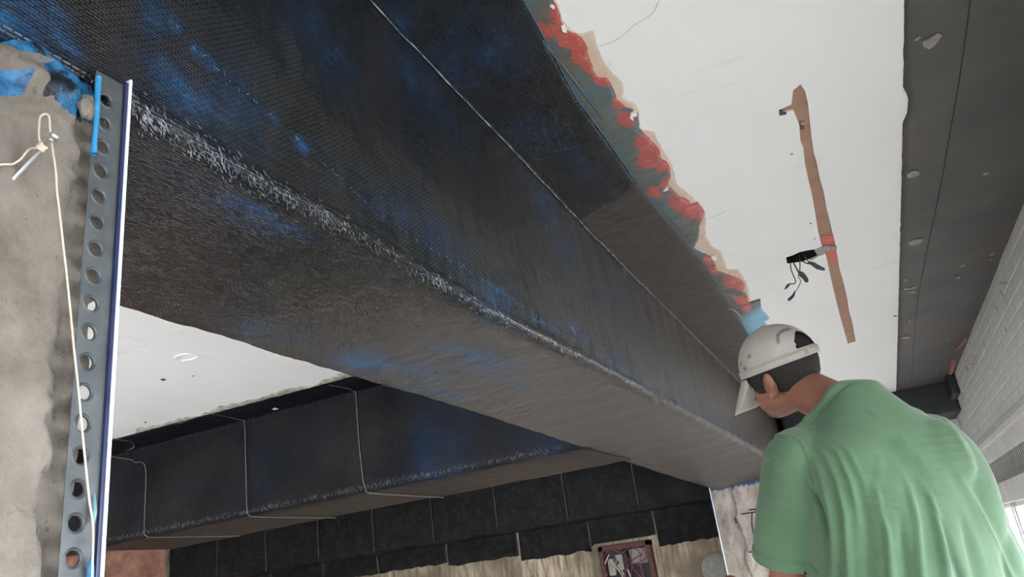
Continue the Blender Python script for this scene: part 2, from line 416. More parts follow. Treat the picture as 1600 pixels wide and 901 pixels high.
def profile(y):
    xe = XE(y); xc = float(np.interp(y, *xc_k)); zb = float(np.interp(y, *zb_k)); xl = float(np.interp(y, *xl_k))
    P = [(xe+.001, ZC+.001), (xe, ZC-.0085)]
    P += [(xe+(xc+.014-xe)*k/12, ZC-.0085-.003*math.sin(k*PI/12)) for k in range(1, 13)]
    P += [(xc+.014-.014*math.sin(a), ZC-.0225+.014*math.cos(a)) for a in np.linspace(0, PI/2, 6)[1:]]
    zt = ZC-.0225; r = .034 if y < 3 else .036
    P += [(xc+(XB-xc)*k/26, zt+(zb+r-zt)*k/26) for k in range(1, 27)]
    P += [(XB-r+r*math.cos(a), zb+r-r*math.sin(a)) for a in np.linspace(0, PI/2, 12)[1:]]
    zl = min(zb, .549); P += [(XB-r+(xl+.03-XB+r)*k/24, zb+(zl-zb)*k/24) for k in range(1, 25)]
    P += [(xl+.03-.03*math.sin(a), zl+.03-.03*math.cos(a)) for a in np.linspace(0, PI/2, 6)[1:]]
    P += [(xl, zl+.03+(ZC+.001-zl-.03)*k/5) for k in range(1, 6)]
    return P
V = []; UV = []; A_r = []; A_d = []
blobs = []   # resin puddles given as (px,py,rx,ry,strength) on side face (s) or soffit (b)
def sb(px, py, ry, rz, a, ang=0): P = onx(px, py, XB); blobs.append(('s', P[1], P[2], ry, rz, a))
def bb(px, py, ry, rx, a): a = a*1.5; P = onz(px, py, .563); blobs.append(('b', P[1], P[0], ry, rx, a))
def cb(px, py, ry, rx, a): P = onz(px, py, ZC); blobs.append(('c', P[1], P[0], ry, rx, a))
sb(60, 20, .03, .02, 1.1); sb(20, 35, .03, .015, 1.2); sb(110, 72, .02, .008, 1.3); sb(240, 20, .02, .03, .6)
sb(300, 150, .06, .03, .75); sb(370, 170, .05, .05, .5); sb(480, 40, .05, .05, .45); sb(520, 100, .05, .04, .5)
sb(640, 120, .10, .06, .6); sb(700, 200, .08, .04, .45); sb(860, 330, .14, .06, .75); sb(880, 380, .12, .09, .6); sb(780, 470, .12, .035, .6)
sb(905, 520, .14, .02, .9); sb(960, 560, .2, .02, .8); sb(620, 330, .09, .03, .45); sb(700, 380, .1, .05, .45); sb(960, 470, .3, .07, .5); sb(1060, 590, .5, .04, .5); sb(1130, 660, .5, .02, .7)
bb(240, 185, .10, .035, 1.0); bb(330, 235, .10, .04, .85); bb(420, 330, .08, .04, .7); bb(560, 380, .12, .03, .5)
bb(570, 560, .10, .06, 1.0); bb(660, 575, .16, .05, .55); bb(690, 610, .16, .03, .75); bb(760, 560, .2, .045, .75); bb(700, 540, .10, .03, .6); bb(780, 590, .25, .02, .6)
bb(960, 725, .7, .05, .8); bb(1090, 760, 1.5, .1, .8); bb(860, 650, .5, .02, .35); bb(420, 510, .08, .04, .4)
cb(620, 20, .05, .04, .7); cb(760, 60, .12, .08, .5); cb(700, 100, .1, .04, .6); cb(900, 240, .2, .03, .5); cb(820, 200, .1, .05, .35)
Yd = onz(890, 320, ZC)[1]
for i, y in enumerate(ys):
    P = profile(y); zs = ZS(y)
    P = [(x, z) for x, z in P]
    d = np.cumsum([0]+[math.hypot(P[k+1][0]-P[k][0], P[k+1][1]-P[k][1]) for k in range(len(P)-1)])
    np_ = len(P)
    for k, (x, z) in enumerate(P):
        # outward normal
        a = P[max(k-1, 0)]; b = P[min(k+1, np_-1)]
        tx, tz = b[0]-a[0], b[1]-a[1]; L = math.hypot(tx, tz)+1e-9
        nx, nz = -tz/L, tx/L     # to the right of travel = outward
        if k > 14: pass
        face = 'c' if k <= 13 else ('s' if k < 56 else 'b')
        lay = 0
        under = (face == 's' and z < zs) or face == 'b'
        if under: lay = .0022
        amp = .0035 if 1 < k < np_-3 else 0
        dsp = amp*fb(x, y, z, 5, 3) + (.0016*fb(x, y*1.2, z*.35, 22, 3) if amp else 0) + lay
        if face == 's' and y > 1.6 and amp:   # drape folds in the side cloth
            dsp += .0035*math.sin(y*26+2.2*fb(0, y, 0, 1.5)+z*7)*max(0, min(1, (y-1.6)/1.0))*(.5+.5*fb(1, y, z*.2, 3))
        if face == 's' and y < .46 and z < .66: dsp += -.0
        nxo, nzo = nx, nz
        x2, z2 = x+nxo*dsp*(-1), z+nzo*dsp*(-1)
        V.append((x2, y, z2)); UV.append((y, d[k]+.0015*math.sin(y*9)))
        r = 0
        for (fc, by, bo, ry, ro, am) in blobs:
            if fc == 's' and face != 's' or fc == 'c' and face != 'c' or fc == 'b' and face != 'b': continue
            o_ = z if fc == 's' else x
            q = ((y-by)/ry)**2+((o_-bo)/ro)**2
            if q < 6: r = max(r, am*math.exp(-q*.8))
        r *= .8+.7*fb(x*1.0, y, z, 16, 4)
        if face == 's':
            q = abs(z-zs+.003*fb(y, 0, 0, 20))
            r = max(r, (.95 if fb(y, 2, 0, 3.2, 3) > -.12 else .3)*math.exp(-(q/.005)**2))
        A_r.append(max(0, min(1.3, r)))
        dr = 0
        if face == 'c': dr = 1 if y > Yd+.10*(x-XE(y))/.24*-1+.01*fb(x, 0, 0, 30) else .12
        elif face == 'b': dr = np.clip((y-.95)/1.0, 0, 1)*.75+.12+.2*fb(x, y, 0, 3)
        else: dr = np.clip((y-1.5)/2.5, 0, .85)+.3*max(0, fb(x, y*1.6, z*.4, 5))
        A_d.append(max(0, min(1, dr)))
NP = len(profile(1))
mesh('fabric_wrap', V, grid_faces(len(ys), NP, False), M['carbon'], beam, True, UV, {'resin': A_r, 'dry': A_d}, loc=None)
beam_wrap = beam.children[0] if beam.children else None
Vc, Fcc = box_vf(-1.17, XB-.02, -.9, 7.9, .62, ZC)
mesh('concrete_core', Vc, Fcc, M['cementgrey'], beam)
for ch in [o for o in bpy.data.objects if o.parent == beam]: ch.location = tuple(-BL)
M['bead'] = simple('pale highlight bead', (.10, .12, .15), (.42, .45, .50), .18, 38, .6, .003, lo=.42, hi=.62)  # pale broken tone that carries the painted edge highlights
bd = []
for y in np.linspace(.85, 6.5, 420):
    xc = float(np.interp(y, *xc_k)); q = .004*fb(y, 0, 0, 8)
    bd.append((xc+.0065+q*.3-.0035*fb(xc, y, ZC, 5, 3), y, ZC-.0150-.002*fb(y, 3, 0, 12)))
tube('highlight_bead', bd, [.0012+.0016*abs(fb(p[1], 0, 0, 14, 3)) for p in bd], M['bead'], beam, 6).location = tuple(-BL)  # crease highlight modelled as a thin pale raised line
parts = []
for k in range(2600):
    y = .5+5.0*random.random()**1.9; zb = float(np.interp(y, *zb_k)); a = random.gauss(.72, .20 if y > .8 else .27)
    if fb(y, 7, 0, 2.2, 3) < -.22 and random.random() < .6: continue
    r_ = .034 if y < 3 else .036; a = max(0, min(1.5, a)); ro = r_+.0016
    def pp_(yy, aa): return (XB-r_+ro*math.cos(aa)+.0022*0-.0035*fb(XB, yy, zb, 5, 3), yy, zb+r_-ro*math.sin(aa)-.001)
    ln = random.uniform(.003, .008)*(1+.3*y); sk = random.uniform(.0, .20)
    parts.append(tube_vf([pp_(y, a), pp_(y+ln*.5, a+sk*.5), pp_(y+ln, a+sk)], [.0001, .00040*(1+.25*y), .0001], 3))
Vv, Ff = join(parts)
mesh('highlight_fibres', Vv, Ff, M['bead'], beam, True, kind='stuff').location = tuple(-BL)  # arris highlight built up from pale slivers along the edge
# frayed blue threads of the cloth edges
def fibres(name, pts, n, ln, rad, mat, parent, nrm, spread, off):
    parts = []
    pts = np.asarray(pts)
    for k in range(n):
        t_ = random.random()*(len(pts)-1); i = min(int(t_), len(pts)-2); p = pts[i]+(pts[i+1]-pts[i])*(t_-i)
        d = (pts[i+1]-pts[i]); d /= np.linalg.norm(d)+1e-9
        s = np.cross(d, nrm); L = ln*random.uniform(.4, 1.3)
        q = d*random.uniform(-.8, .8)+s*random.uniform(-1, 1)*spread
        q /= np.linalg.norm(q)+1e-9
        a = p+np.array(nrm)*off; b = a+q*L*.5+np.array(nrm)*random.uniform(0, .001); c = a+q*L
        parts.append(tube_vf([a, b, c], rad, 3))
    Vv, Ff = join(parts)
    return mesh(name, Vv, Ff, mat, parent, kind='stuff')
sp = [(XB+.0025, y, ZS(y)) for y in np.linspace(.45, 5.5, 160)]
o = fibres('frayed_threads', sp, 300, .007, .00022, M['bluethread'], beam, np.array([1, 0, 0]), 1, .001); o.location = tuple(-BL)
ep = [(XE(y), y, ZC-.009) for y in np.linspace(.9, 4.5, 160)]
o = fibres('frayed_threads', ep, 420, .009, .00025, M['bluethread'], beam, np.array([0, 0, -1]), 1, .001); o.location = tuple(-BL)
tube('edge_thread', [(XE(y)+.001, y, ZC-.0095) for y in np.linspace(.9, 5, 200)], .0011, M['bluethread'], beam, 5).location = tuple(-BL)
lp = [(float(np.interp(y, *xl_k))+.03, y, float(np.interp(y, *zb_k))-.001) for y in np.linspace(.5, 7.6, 200)]
o = fibres('loose_threads', lp, 260, .016, .0004, M['black'], beam, np.array([0, 0, -1]), 1.5, .0); o.location = tuple(-BL)

# =================================================================== MARGIN OF PUTTY AND PRIMER
def resample(P, n):
    P = np.asarray(P, float); d = np.r_[0, np.cumsum(np.linalg.norm(np.diff(P, axis=0), axis=1))]
    t_ = np.linspace(0, d[-1], n); return np.stack([np.interp(t_, d, P[:, i]) for i in range(P.shape[1])], 1)
grey_px = [(850, -40), (866.6, 3.5), (873.7, 18), (878, 34), (882.6, 46), (898.6, 51.5), (909, 57), (916, 71), (920, 87), (927, 108), (932, 119), (948, 121), (957, 135), (964, 154.7), (978.6, 167), (990, 171), (997, 176), (998, 198.6), (1015, 216), (1031, 233), (1032, 247), (1042, 252), (1047, 264.5), (1047, 277), (1043, 286.5), (1059, 303.6), (1076, 312), (1078.7, 318), (1090, 315), (1100, 328), (1098, 340), (1093, 352), (1091, 371), (1084, 386.6), (1095, 393), (1111, 400), (1118, 412), (1120, 422), (1137.6, 428), (1150, 432), (1160, 437), (1164, 445), (1160, 453), (1168, 460), (1170, 472), (1188, 466), (1189, 481), (1202.6, 496), (1193, 501), (1201, 511), (1196, 530), (1200, 548), (1206, 575)]
beige_px = [(858, -40), (869, 0), (875.5, 21), (886, 43), (906, 53), (928, 47), (932, 71), (938, 87), (946.5, 101), (957, 115.5), (971.5, 127), (974, 140), (972, 151), (980, 157), (993, 162), (999, 175), (1000.6, 201), (1022.6, 206), (1029, 222), (1040, 240), (1050, 257), (1057.5, 289), (1078, 304), (1102, 330), (1103, 366.6), (1111, 384), (1126.5, 392), (1136, 420), (1154, 421), (1167, 442), (1172, 464), (1172, 480), (1180, 510), (1185, 570)]
def margin(name, px, mat, zt, jit, attrs=None, ny=260, nx=12, lump=0.):
    B = resample([onz(*p, ZC)[:2] for p in px], ny)
    y0, y1 = B[0, 1], B[-1, 1]
    EY = np.maximum.accumulate(B[:, 1])
    Vv = []; At = {k: [] for k in (attrs or {})}
    for i in range(ny):
        bx = B[i, 0]+jit*fb(B[i, 0], B[i, 1], 0, 60, 3); by = B[i, 1]+jit*fb(B[i, 1], 5, 0, 60, 3)
        ex, ey = XE(EY[i])-.012, EY[i]
        for j in range(nx):
            f = j/(nx-2) if j < nx-1 else 1.0
            x = ex+(bx-ex)*min(1, f); y = ey+(by-ey)*min(1, f)
            th = zt*(1 if j < nx-1 else 0)
            z = ZC-th-(lump*min(1, f*3)*(.6+fb(x, y, 0, 14, 4)) if 0 < j < nx-2 else 0)*(1 if j < nx-1 else 0)
            if j == nx-1: z = ZC+.001
            Vv.append((x, y, min(z, ZC-.0004) if j < nx-1 else z))
            for k in At: At[k].append(attrs[k](x, y, f))
    return mesh(name, Vv, grid_faces(ny, nx, False), mat, ceiling, True, attrs=At or None)
red_px = [(872, 15, 10), (880, 30, 10), (850, 46, 9), (866, 44, 5), (885, 60, 8), (905, 62, 14), (912, 85, 14), (924, 104, 8), (936, 120, 7), (945, 122, 7), (968, 158, 7), (978, 183, 9), (1012, 222, 15), (1018, 232, 12), (1012, 250, 12), (1036, 258, 9), (1045, 285, 9), (1022, 297, 8), (1064, 314, 15), (1080, 325, 14), (1095, 330, 14), (1108, 404, 7), (1115, 420, 6), (1145, 438, 12), (1158, 445, 8), (1160, 468, 9), (1165, 480, 6), (1128, 490, 0)]
REDS = []
for a, b, r_ in red_px:
    if r_ == 0: continue
    p = onz(a, b, ZC); q = onz(a+r_, b, ZC); REDS.append((p[0], p[1], abs(q[0]-p[0])*1.25+.008, .02+abs(onz(a, b+r_, ZC)[1]-p[1])*.9))
def redf(x, y, f):
    v = 0
    for a, b, rx, ry in REDS:
        q = ((x-a)/rx)**2+((y-b)/ry)**2
        if q < 5: v = max(v, math.exp(-q*.9))
    return v*.70
yb0 = onz(1150, 470, ZC)[1]
def bluef(x, y, f):
    v = max(0, min(1, (y-yb0)/.35))*(.45+.45*f)
    if f < .3: v = max(v, .22 if y > 1.2 else .05)
    return v
margin('beige_undercoat', beige_px, M['beige'], .0012, .004, lump=0)
margin('putty_margin', grey_px, M['putty'], .0035, .003, {'red': redf, 'blue': bluef}, lump=.004, nx=16, ny=420)
# trowel ridge in the putty
tube('putty_ridge', [onz(*p, ZC-.006) for p in [(848, 62), (866, 86), (885, 108), (900, 128), (918, 152), (938, 178), (958, 207)]], [.003, .005, .004, .006, .004, .005, .002], M['putty'], ceiling, 6, 50)
for q in ([(861, 2), (866, 6), (864, 9), (858, 4)], [(876, 37), (882, 38), (885, 46), (878, 44)], [(985, 173), (992, 171), (995, 176), (988, 178), (989, 184), (983, 180)], [(1039, 290), (1044, 286), (1043, 293), (1035, 296)],
          [(955, 97), (961, 95), (964, 99), (957, 101)], [(1110, 398), (1116, 395), (1120, 402), (1114, 404)]):
    cpatch('paint_flake', q, M['ceil'], .010)
tube('paint_curl', [onz(*p, ZC-.010) for p in [(1138, 482), (1146, 484), (1154, 490), (1160, 498)]], [.001, .003, .003, .001], M['beige'], ceiling, 6, 16)

# =================================================================== NEAR PILLAR
pillar = thing('mortar_pillar', 'rough grey mortar pillar at the left edge with blue resin smears at its head', 'pillar', (-.93, .05, ZF))
PL = np.array(pillar.location)
XP = -.664
nz_, ny_ = 230, 90
Vp = []; Ap = []
for i in range(nz_):
    for j in range(ny_):
        zf_ = ZF+(.56-ZF)*(i/(nz_-1))**.45; ym_ = .5065 if zf_ > .285 else (.501 if zf_ > .20 else .497)
        y = -.5+(ym_+.5)*(j/(ny_-1))**.6
        zt = .535+.075*np.clip((y-.34)/.10, 0, 1)+.012*fb(y, 0, 0, 25, 3)
        z = ZF+(zt-ZF)*(i/(nz_-1))**.45
        px = XP+.006*fb(y, z, 0, 7, 4)+.0035*fb(y, z*.7, 2, 28, 4)+.006*max(0, min(1, (y-.435)/.02))*fb(y*1.4, z, 4, 16, 5)
        if y > .455: px += -.004*min(1, (y-.455)/.03) + .005*fb(y, z, 5, 30, 3)
        P_ = pr((XP, y, z))
        # ragged mortar step next to the strip
        e = .4635+.006*fb(z, 0, 0, 12, 3)
        if y > e: px -= .008
        # mortar lips at the head
        if z > .5:
            px += .012*math.exp(-((z-.545+.02*fb(y, 0, 0, 20))/.012)**2)*(1 if y < .44 else .4)
            px += .006*fb(y, z, 9, 40, 4)
        r = 0
        d1 = P_[1]-(95+.30*(P_[0]-0)) # distance below the fabric end
        if P_[1] < 152:
            if P_[1] < 70+P_[0]*.25: r = 1
            elif 112 < P_[1] < 150 and P_[0] < 40: r = .8
            elif P_[0] > 62 and P_[1] > 95: r = .75
            elif P_[0] > 85: r = .8
        elif P_[0] > 82 and P_[1] < 185 and P_[0] > 82+(P_[1]-150)*.8: r = .7
        Vp.append((px, y, z)); Ap.append(r)
front = mesh('mortar_skin', Vp, grid_faces(nz_, ny_, True), M['mortar'], pillar, True, attrs={'resin': Ap}); front.location = tuple(-PL)
o = box('core', (-1.17, XP-.030, -.49, .492, ZF, .555), M['mortar'], pillar); o.location = tuple(-PL)
o = box('core', (-1.17, XP-.022, .48, .505, .29, .555), M['mortar'], pillar); o.location = tuple(-PL)
# loose lump of mortar by the head of the strip
bm = bmesh.new(); bmesh.ops.create_icosphere(bm, subdivisions=4, radius=1)
pc = onx(137, 167, XP+.004)
for v in bm.verts:
    n_ = 1+.28*fb(*(v.co*1.3), 1, 4); v.co = Vector((v.co.x*.009*n_, v.co.y*.011*n_, v.co.z*.015*n_))
me = bpy.data.meshes.new('mortar_lump'); bm.to_mesh(me); bm.free(); me.materials.append(M['mortar'])
me.polygons.foreach_set('use_smooth', [True]*len(me.polygons))
o = link(bpy.data.objects.new('mortar_lump', me), pillar); o.location = tuple(pc-PL)

# perforated strip
strip = thing('perforated_strip', 'long perforated galvanised steel strip standing on the edge of the mortar pillar, holes all along', 'metal strip', (-.655, .492, ZF))
SL = np.array(strip.location)
sy0, sy1, szt = .4735, .5085, .586
sx = -.655
parts = []
pitch = .0302; z_c = .553
zz = z_c+pitch/2
bands = [(zz, szt)]
k = 0
while z_c-k*pitch > ZF+pitch:
    cz = z_c-k*pitch; hy = .4865; hz = pitch/2; r_ = .0077; m_ = 24
    ring = []; sq = []
    for a in range(m_):
        an = 2*PI*a/m_+PI/m_; c_, s_ = math.cos(an), math.sin(an)
        ring.append((sx, hy+r_*c_, cz+r_*s_))
        L = min(((sy1-hy) if c_ > 0 else (hy-sy0))/max(abs(c_), 1e-6), hz/max(abs(s_), 1e-6))
        sq.append((sx, hy+L*c_, cz+L*s_))
    # corner vertices snapped
    lipv = [(sx+.0011, p[1]+(p[1]-hy)*.10, p[2]+(p[2]-cz)*.10) for p in ring]
    back = [(sx-.0022, p[1], p[2]) for p in ring]
    midr = [(sx, hy+(p[1]-hy)*1.24, cz+(p[2]-cz)*1.24) for p in ring]
    Vr = back+ring+lipv+midr+sq
    Fr = []
    for lv in range(4):
        for a in range(m_): Fr.append((lv*m_+a, lv*m_+(a+1) % m_, (lv+1)*m_+(a+1) % m_, (lv+1)*m_+a))
    base = len(Vr)
    cs = [(sx, sy1, cz+hz), (sx, sy0, cz+hz), (sx, sy0, cz-hz), (sx, sy1, cz-hz)]
    Vr += cs
    for ci, c in enumerate(cs):
        # nearest two sq verts around the corner
        ds = sorted(range(m_), key=lambda a: math.hypot(sq[a][1]-c[1], sq[a][2]-c[2]))[:2]
        a, b = sorted(ds)
        if b-a > 1: a, b = b, a
        Fr.append((4*m_+a, 4*m_+b, base+ci))
    parts.append((Vr, Fr)); k += 1
parts.append(([(sx, sy0, zz), (sx, sy1, zz), (sx, sy1, szt), (sx, sy0, szt-.001)], [(0, 1, 2, 3)]))
zlow = z_c-(k-.5)*pitch
parts.append(([(sx, sy0, ZF), (sx, sy1, ZF), (sx, sy1, zlow), (sx, sy0, zlow)], [(0, 1, 2, 3)]))
Vv, Ff = join(parts)
o = mesh('perforated_plate', Vv, Ff, M['galv'], strip); o.location = tuple(-SL)
m_ = o.modifiers.new('thick', 'SOLIDIFY'); m_.thickness = .0007
o = box('dark_fold', (sx-.001, sx+.004, sy1-.001, .5115, ZF, .589), M['navy'], strip); o.location = tuple(-SL)
o = box('bright_nosing', (sx-.002, sx+.0065, .5115, .5145, ZF, .594), M['nose'], strip, .0008); o.location = tuple(-SL)
# blue smear down the outer edge of the strip
pp = [onx(*p, sx+.002) for p in [(154, 121), (152, 150), (151, 185), (148, 215), (146, 241)]]
o = tube('resin_smear', pp, [.0035, .0032, .003, .0028, .0035], M['bluepaint'], strip, 8, 30); o.location = tuple(-SL)
tube('resin_smear', [onx(*p, sx+.006) for p in [(147, 770), (147, 800), (145, 820)]], [.001, .003, .001], M['teal'], strip, 6, 12).location = tuple(-SL)
tube('resin_smear', [onx(*p, sx+.006) for p in [(143, 870), (142, 885), (141, 903)]], [.001, .003, .0035], M['bluepaint'], strip, 6, 12).location = tuple(-SL)

# nail and mason's string
nail = thing('steel_nail', 'grey steel nail sticking out of the pillar mortar with string tied round it', 'nail', tuple(onx(20, 280, XP)))
NL = np.array(nail.location); hd = onx(86, 211, -.63); ax = (hd-NL)/np.linalg.norm(hd-NL)
tube('shank', [np.zeros(3)-ax*.01, ax*.004, hd-NL], [.0007, .0024, .0024], M['nail'], nail, 12)
tube('head', [hd-NL-ax*.0035, hd-NL-ax*.003, hd-NL+ax*.0008, hd-NL+ax*.001], [.0028, .0046, .0046, .003], M['nail'], nail, 16)
tube('collar', [hd-NL-ax*.007, hd-NL-ax*.0065, hd-NL-ax*.0055, hd-NL-ax*.005], [.0026, .0036, .0036, .0026], M['nail'], nail, 14)
cord = thing('mason_string', 'thin beige string looped round the nail and hanging down beside the strip', 'string', tuple(onx(70, 180, -.645)))
CL = np.array(cord.location)
sxp = -.645
a_ = [(64, 228, -.637), (61, 215, -.640), (61, 200, -.646), (62.6, 184, -.650), (69, 178, -.650), (76.6, 182, -.650), (78, 200, -.648), (81.6, 230, -.646), (87, 267, -.645), (89, 300, -.645), (91.6, 320, -.645), (103, 420, -.644), (110, 486.6, -.644), (115, 540, -.644), (121.6, 600, -.644), (128.6, 673.6, -.644), (138.7, 774, -.644), (143.7, 807, -.644), (145.5, 834, -.644), (143.7, 901, -.644), (140, 1000, -.644), (136, 1150, -.644)]
tube('line', [onx(p[0], p[1], p[2])-CL for p in a_], .00105, M['string'], cord, 7, 160)
tube('tail', [onx(p[0], p[1], p[2])-CL for p in [(62, 233, -.637), (54, 231, -.641), (46.6, 233, -.648), (40, 239, -.652), (33, 248, -.655), (20, 256, -.656), (7, 256.6, -.656), (-8, 258, -.657)]], .00105, M['string'], cord, 7, 40)
nc = onx(65, 230, -.637)-CL; u_ = np.cross(ax, [0, 0, 1]); u_ /= np.linalg.norm(u_); v_ = np.cross(ax, u_)
tube('knot', [nc+ax*(.0016*t_-.003)+.0036*(math.cos(t_*2*PI)*u_+math.sin(t_*2*PI)*v_) for t_ in np.linspace(0, 4, 60)], .0011, M['string'], cord, 6)

# =================================================================== CROSS BEAM
cross = thing('wrapped_cross_beam', 'black cloth wrapped cross beam behind the long beam, with three pale vertical seams', 'beam', (-3.5, 3.8, .55))
XL_ = np.array(cross.location)
def prof2(x):
    zb = .541+.006*math.sin(x*1.7)+.012*max(0, min(1, (x+2.2)/1.0))
    P = [(3.198, ZC+.001), (3.20+.01*math.sin(x*2), ZC-.003)]
    P += [(3.20+(3.455-3.20)*k/8, ZC-.004) for k in range(1, 9)]
    P += [(3.455+.015*math.sin(a), ZC-.019+.015*math.cos(a)) for a in np.linspace(0, PI/2, 4)[1:]]
    P += [(3.47, ZC-.019+(zb+.03-ZC+.019)*k/16) for k in range(1, 17)]
    P += [(3.50-.03*math.cos(a), zb+.03-.03*math.sin(a)) for a in np.linspace(0, PI/2, 7)[1:]]
    P += [(3.50+(4.2-3.50)*k/10, zb) for k in range(1, 11)]
    P += [(4.22, zb+.02), (4.22, ZC+.001)]
    return P
xs = np.linspace(-8.4, -1.19, 420); V = []; UV = []; Ar = []; Ad = []
sy_px = onz(155, 688, ZC)
for x in xs:
    P = prof2(x); d = np.cumsum([0]+[math.hypot(P[k+1][0]-P[k][0], P[k+1][1]-P[k][1]) for k in range(len(P)-1)])
    for k, (y, z) in enumerate(P):
        dd = .004*fb(x, y, z, 4, 3)+.0012*fb(x, y, z, 30, 3) if 1 < k < len(P)-2 else 0
        yy = y-dd if 12 < k < 34 else y; z2 = z-dd if k <= 12 or k >= 34 else z
        if k <= 1: yy += .006*fb(x, 0, 0, 20)
        V.append((x, yy, z2)); UV.append((x, d[k]))
        f = 1 if 12 < k < 36 else 0
        r = f*(.30*math.exp(-((x+1.95)/.17)**2)+.26*math.exp(-((x+1.35)/.22)**2)*(1 if z > .62 else .7))*(.5+.8*fb(x, 0, z, 6, 4)+.3)
        Ar.append(max(0, min(1, r)))
        Ad.append(float(np.clip((.10 if f else (0 if k <= 12 else .75))+.25*fb(x, y, z, 3, 3)*(.5 if f else 1), 0, 1)) if k > 12 else 0)
o = mesh('fabric_wrap', V, grid_faces(len(xs), len(prof2(0)), True), M['carbon_far'], cross, True, UV, {'resin': Ar, 'dry': Ad}); o.location = tuple(-XL_)
o = box('concrete_core', (-8.4, -1.2, 3.5, 4.19, .58, ZC), M['cementgrey'], cross); o.location = tuple(-XL_)
for px_a, px_b in (([(150, 678), (176, 685), (204, 690), (207, 700), (204, 714)], [(205, 718), (211, 722), (224, 723), (228, 740), (227, 780), (225, 838)]),
                   ([(330, 646), (350, 650), (380, 657)], [(382, 660), (384, 720), (385, 770), (386, 806)]),
                   ([(515, 601), (545, 607), (555, 612)], [(556, 618), (560, 680), (566, 740), (570, 766)])):
    A = [onz(*p, ZC-.006)+np.array([0, 0, 0]) for p in px_a]; A = [np.array([p[0], min(p[1], 3.455), p[2]]) for p in A]
    B = [ony(*p, 3.462) for p in px_b]; xb_ = B[-1][0]
    B = [np.array([p[0], p[1], max(p[2], .575)]) for p in B]
    Cc = [np.array([xb_, 3.475, .55]), np.array([xb_+.02, 3.505, .5365]), np.array([xb_+.03, 3.8, .535]), np.array([xb_+.05, 4.2, .535])]
    tube('seam', A+B+Cc, .0024, M['seam'], cross, 5, 120).location = tuple(-XL_)
# frayed arris lines: pale stitched ends along bottom edge and upper crease
for (z_, y_, n_, ln) in ((.565, 3.468, 1100, .018), (ZC-.02, 3.463, 400, .010)):
    parts = []
    for k in range(n_):
        x = random.uniform(-4.9, -1.3); dz = random.uniform(-.6, 1)*ln
        z1 = z_+random.uniform(-.01, .01); zz1 = z1+dz
        parts.append(tube_vf([(x, y_-.002, z1), (x+.002, y_-.001, (z1+zz1)/2), (x, y_-.002, zz1)], .0007, 3))
    Vv, Ff = join(parts); mesh('frayed_ends', Vv, Ff, M['seam'], cross, kind='stuff').location = tuple(-XL_)
# stained plaster margin on the ceiling in front of the cross beam
V = []; n_ = 300
for i in range(n_):
    x = -4.6+(2.35)*i/(n_-1); wv = .05+.05*fb(x, 0, 0, 5, 4)
    wv = max(.004, wv*min(1, max(0, (x+4.0)/.3))*1.2)
    V += [(x, 3.215, ZC-.0025), (x, 3.21-wv*.5, ZC-.0022+.001*fb(x, 0, 0, 30)), (x, 3.21-wv+.01*fb(x, 1, 0, 40, 3), ZC-.0012), (x, 3.208-wv, ZC+.0005)]
mesh('stained_margin', V, grid_faces(n_, 4, True), simple('dirty plaster margin', (.22, .20, .16), (.62, .58, .50), .7, 26, .5, .003), ceiling, True)

# =================================================================== FAR WALL, THIRD BEAM
wb = struct(box('wall_back', (-8.6, 1.1, 7.9, 8.15, ZF, ZC), M['rawwall']))
third = thing('wrapped_far_beam', 'black cloth wrapped beam along the far wall, lowest and most distant of the wrapped beams', 'beam', (-4, 7.75, .5))
TL = np.array(third.location)
o = box('concrete_core', (-8.4, -1.2, 7.63, 7.9, .56, ZC), M['cementgrey'], third); o.location = tuple(-TL)
sx_ = [-8.4]+[ony(*p, 7.6)[0] for p in [(340, 890), (416, 865), (498, 850), (584.5, 845), (678, 838), (778, 825), (886, 800), (996, 780)]]+[-1.2]
def sheet(name, x0, x1, yf, z0, z1, mat, parent, off, under=0, rag=.0, seed=0):
    nx, nzv = max(12, int((x1-x0)/.02)), 24; Vv = []
    for i in range(nx):
        x = x0+(x1-x0)*i/(nx-1)
        zlo = z0+rag*fb(x, seed, 0, 7, 3)
        for j in range(nzv):
            z = zlo+(z1-zlo)*j/(nzv-1)
            edge = 1 if 0 < i < nx-1 else 0
            Vv.append((x, yf-.012*fb(x, seed, z, 5, 5)-.006*edge, z))
    ob = mesh(name, Vv, grid_faces(nx, nzv, False), mat, parent, True); ob.location = tuple(-off)
    m = ob.modifiers.new('thick', 'SOLIDIFY'); m.thickness = .004; m.offset = -1
    return ob
for i in range(len(sx_)-1):
    sheet('fabric_sheet', sx_[i]+.004, sx_[i+1]-.004, 7.6, .505, ZC, M['carbon_wall'], third, TL, seed=i)
    if i: tube('seam', [(sx_[i], 7.588, ZC), (sx_[i], 7.588, .8), (sx_[i]+.003, 7.588, .51)], .0026, M['seam'], third, 5, 12).location = tuple(-TL)
V = []
for x in np.linspace(-8.4, -1.2, 200):
    z0 = .50+.008*fb(x, 0, 0, 3)
    V += [(x, 7.595, z0+.02), (x, 7.60, z0+.002), (x, 7.61, z0-.003), (x, 7.9, z0-.003)]
mesh('wrap_underside', V, grid_faces(200, 4, True), M['carbon_wall'], third, True).location = tuple(-TL)
# separate cloth sheets on the wall under the far beam
for i, (a, b, zb_) in enumerate([(-8.4, -7.0, .30), (-6.99, -6.2, .29), (-6.19, -5.42, .30), (-5.41, -4.50, .30), (-4.49, -3.62, .262), (-3.60, -2.80, .205), (-2.795, -2.10, .245), (-2.09, -1.47, .155)]):
    sheet('fabric_sheet', a, b, 7.893, zb_, .50, M['carbon_wall'], wb, np.zeros(3), rag=.02, seed=20+i)
    tube('seam', [(b, 7.872, .5), (b+.002, 7.872, .4), (b, 7.874, zb_+.02)], .0024, M['seam'], wb, 5, 8)

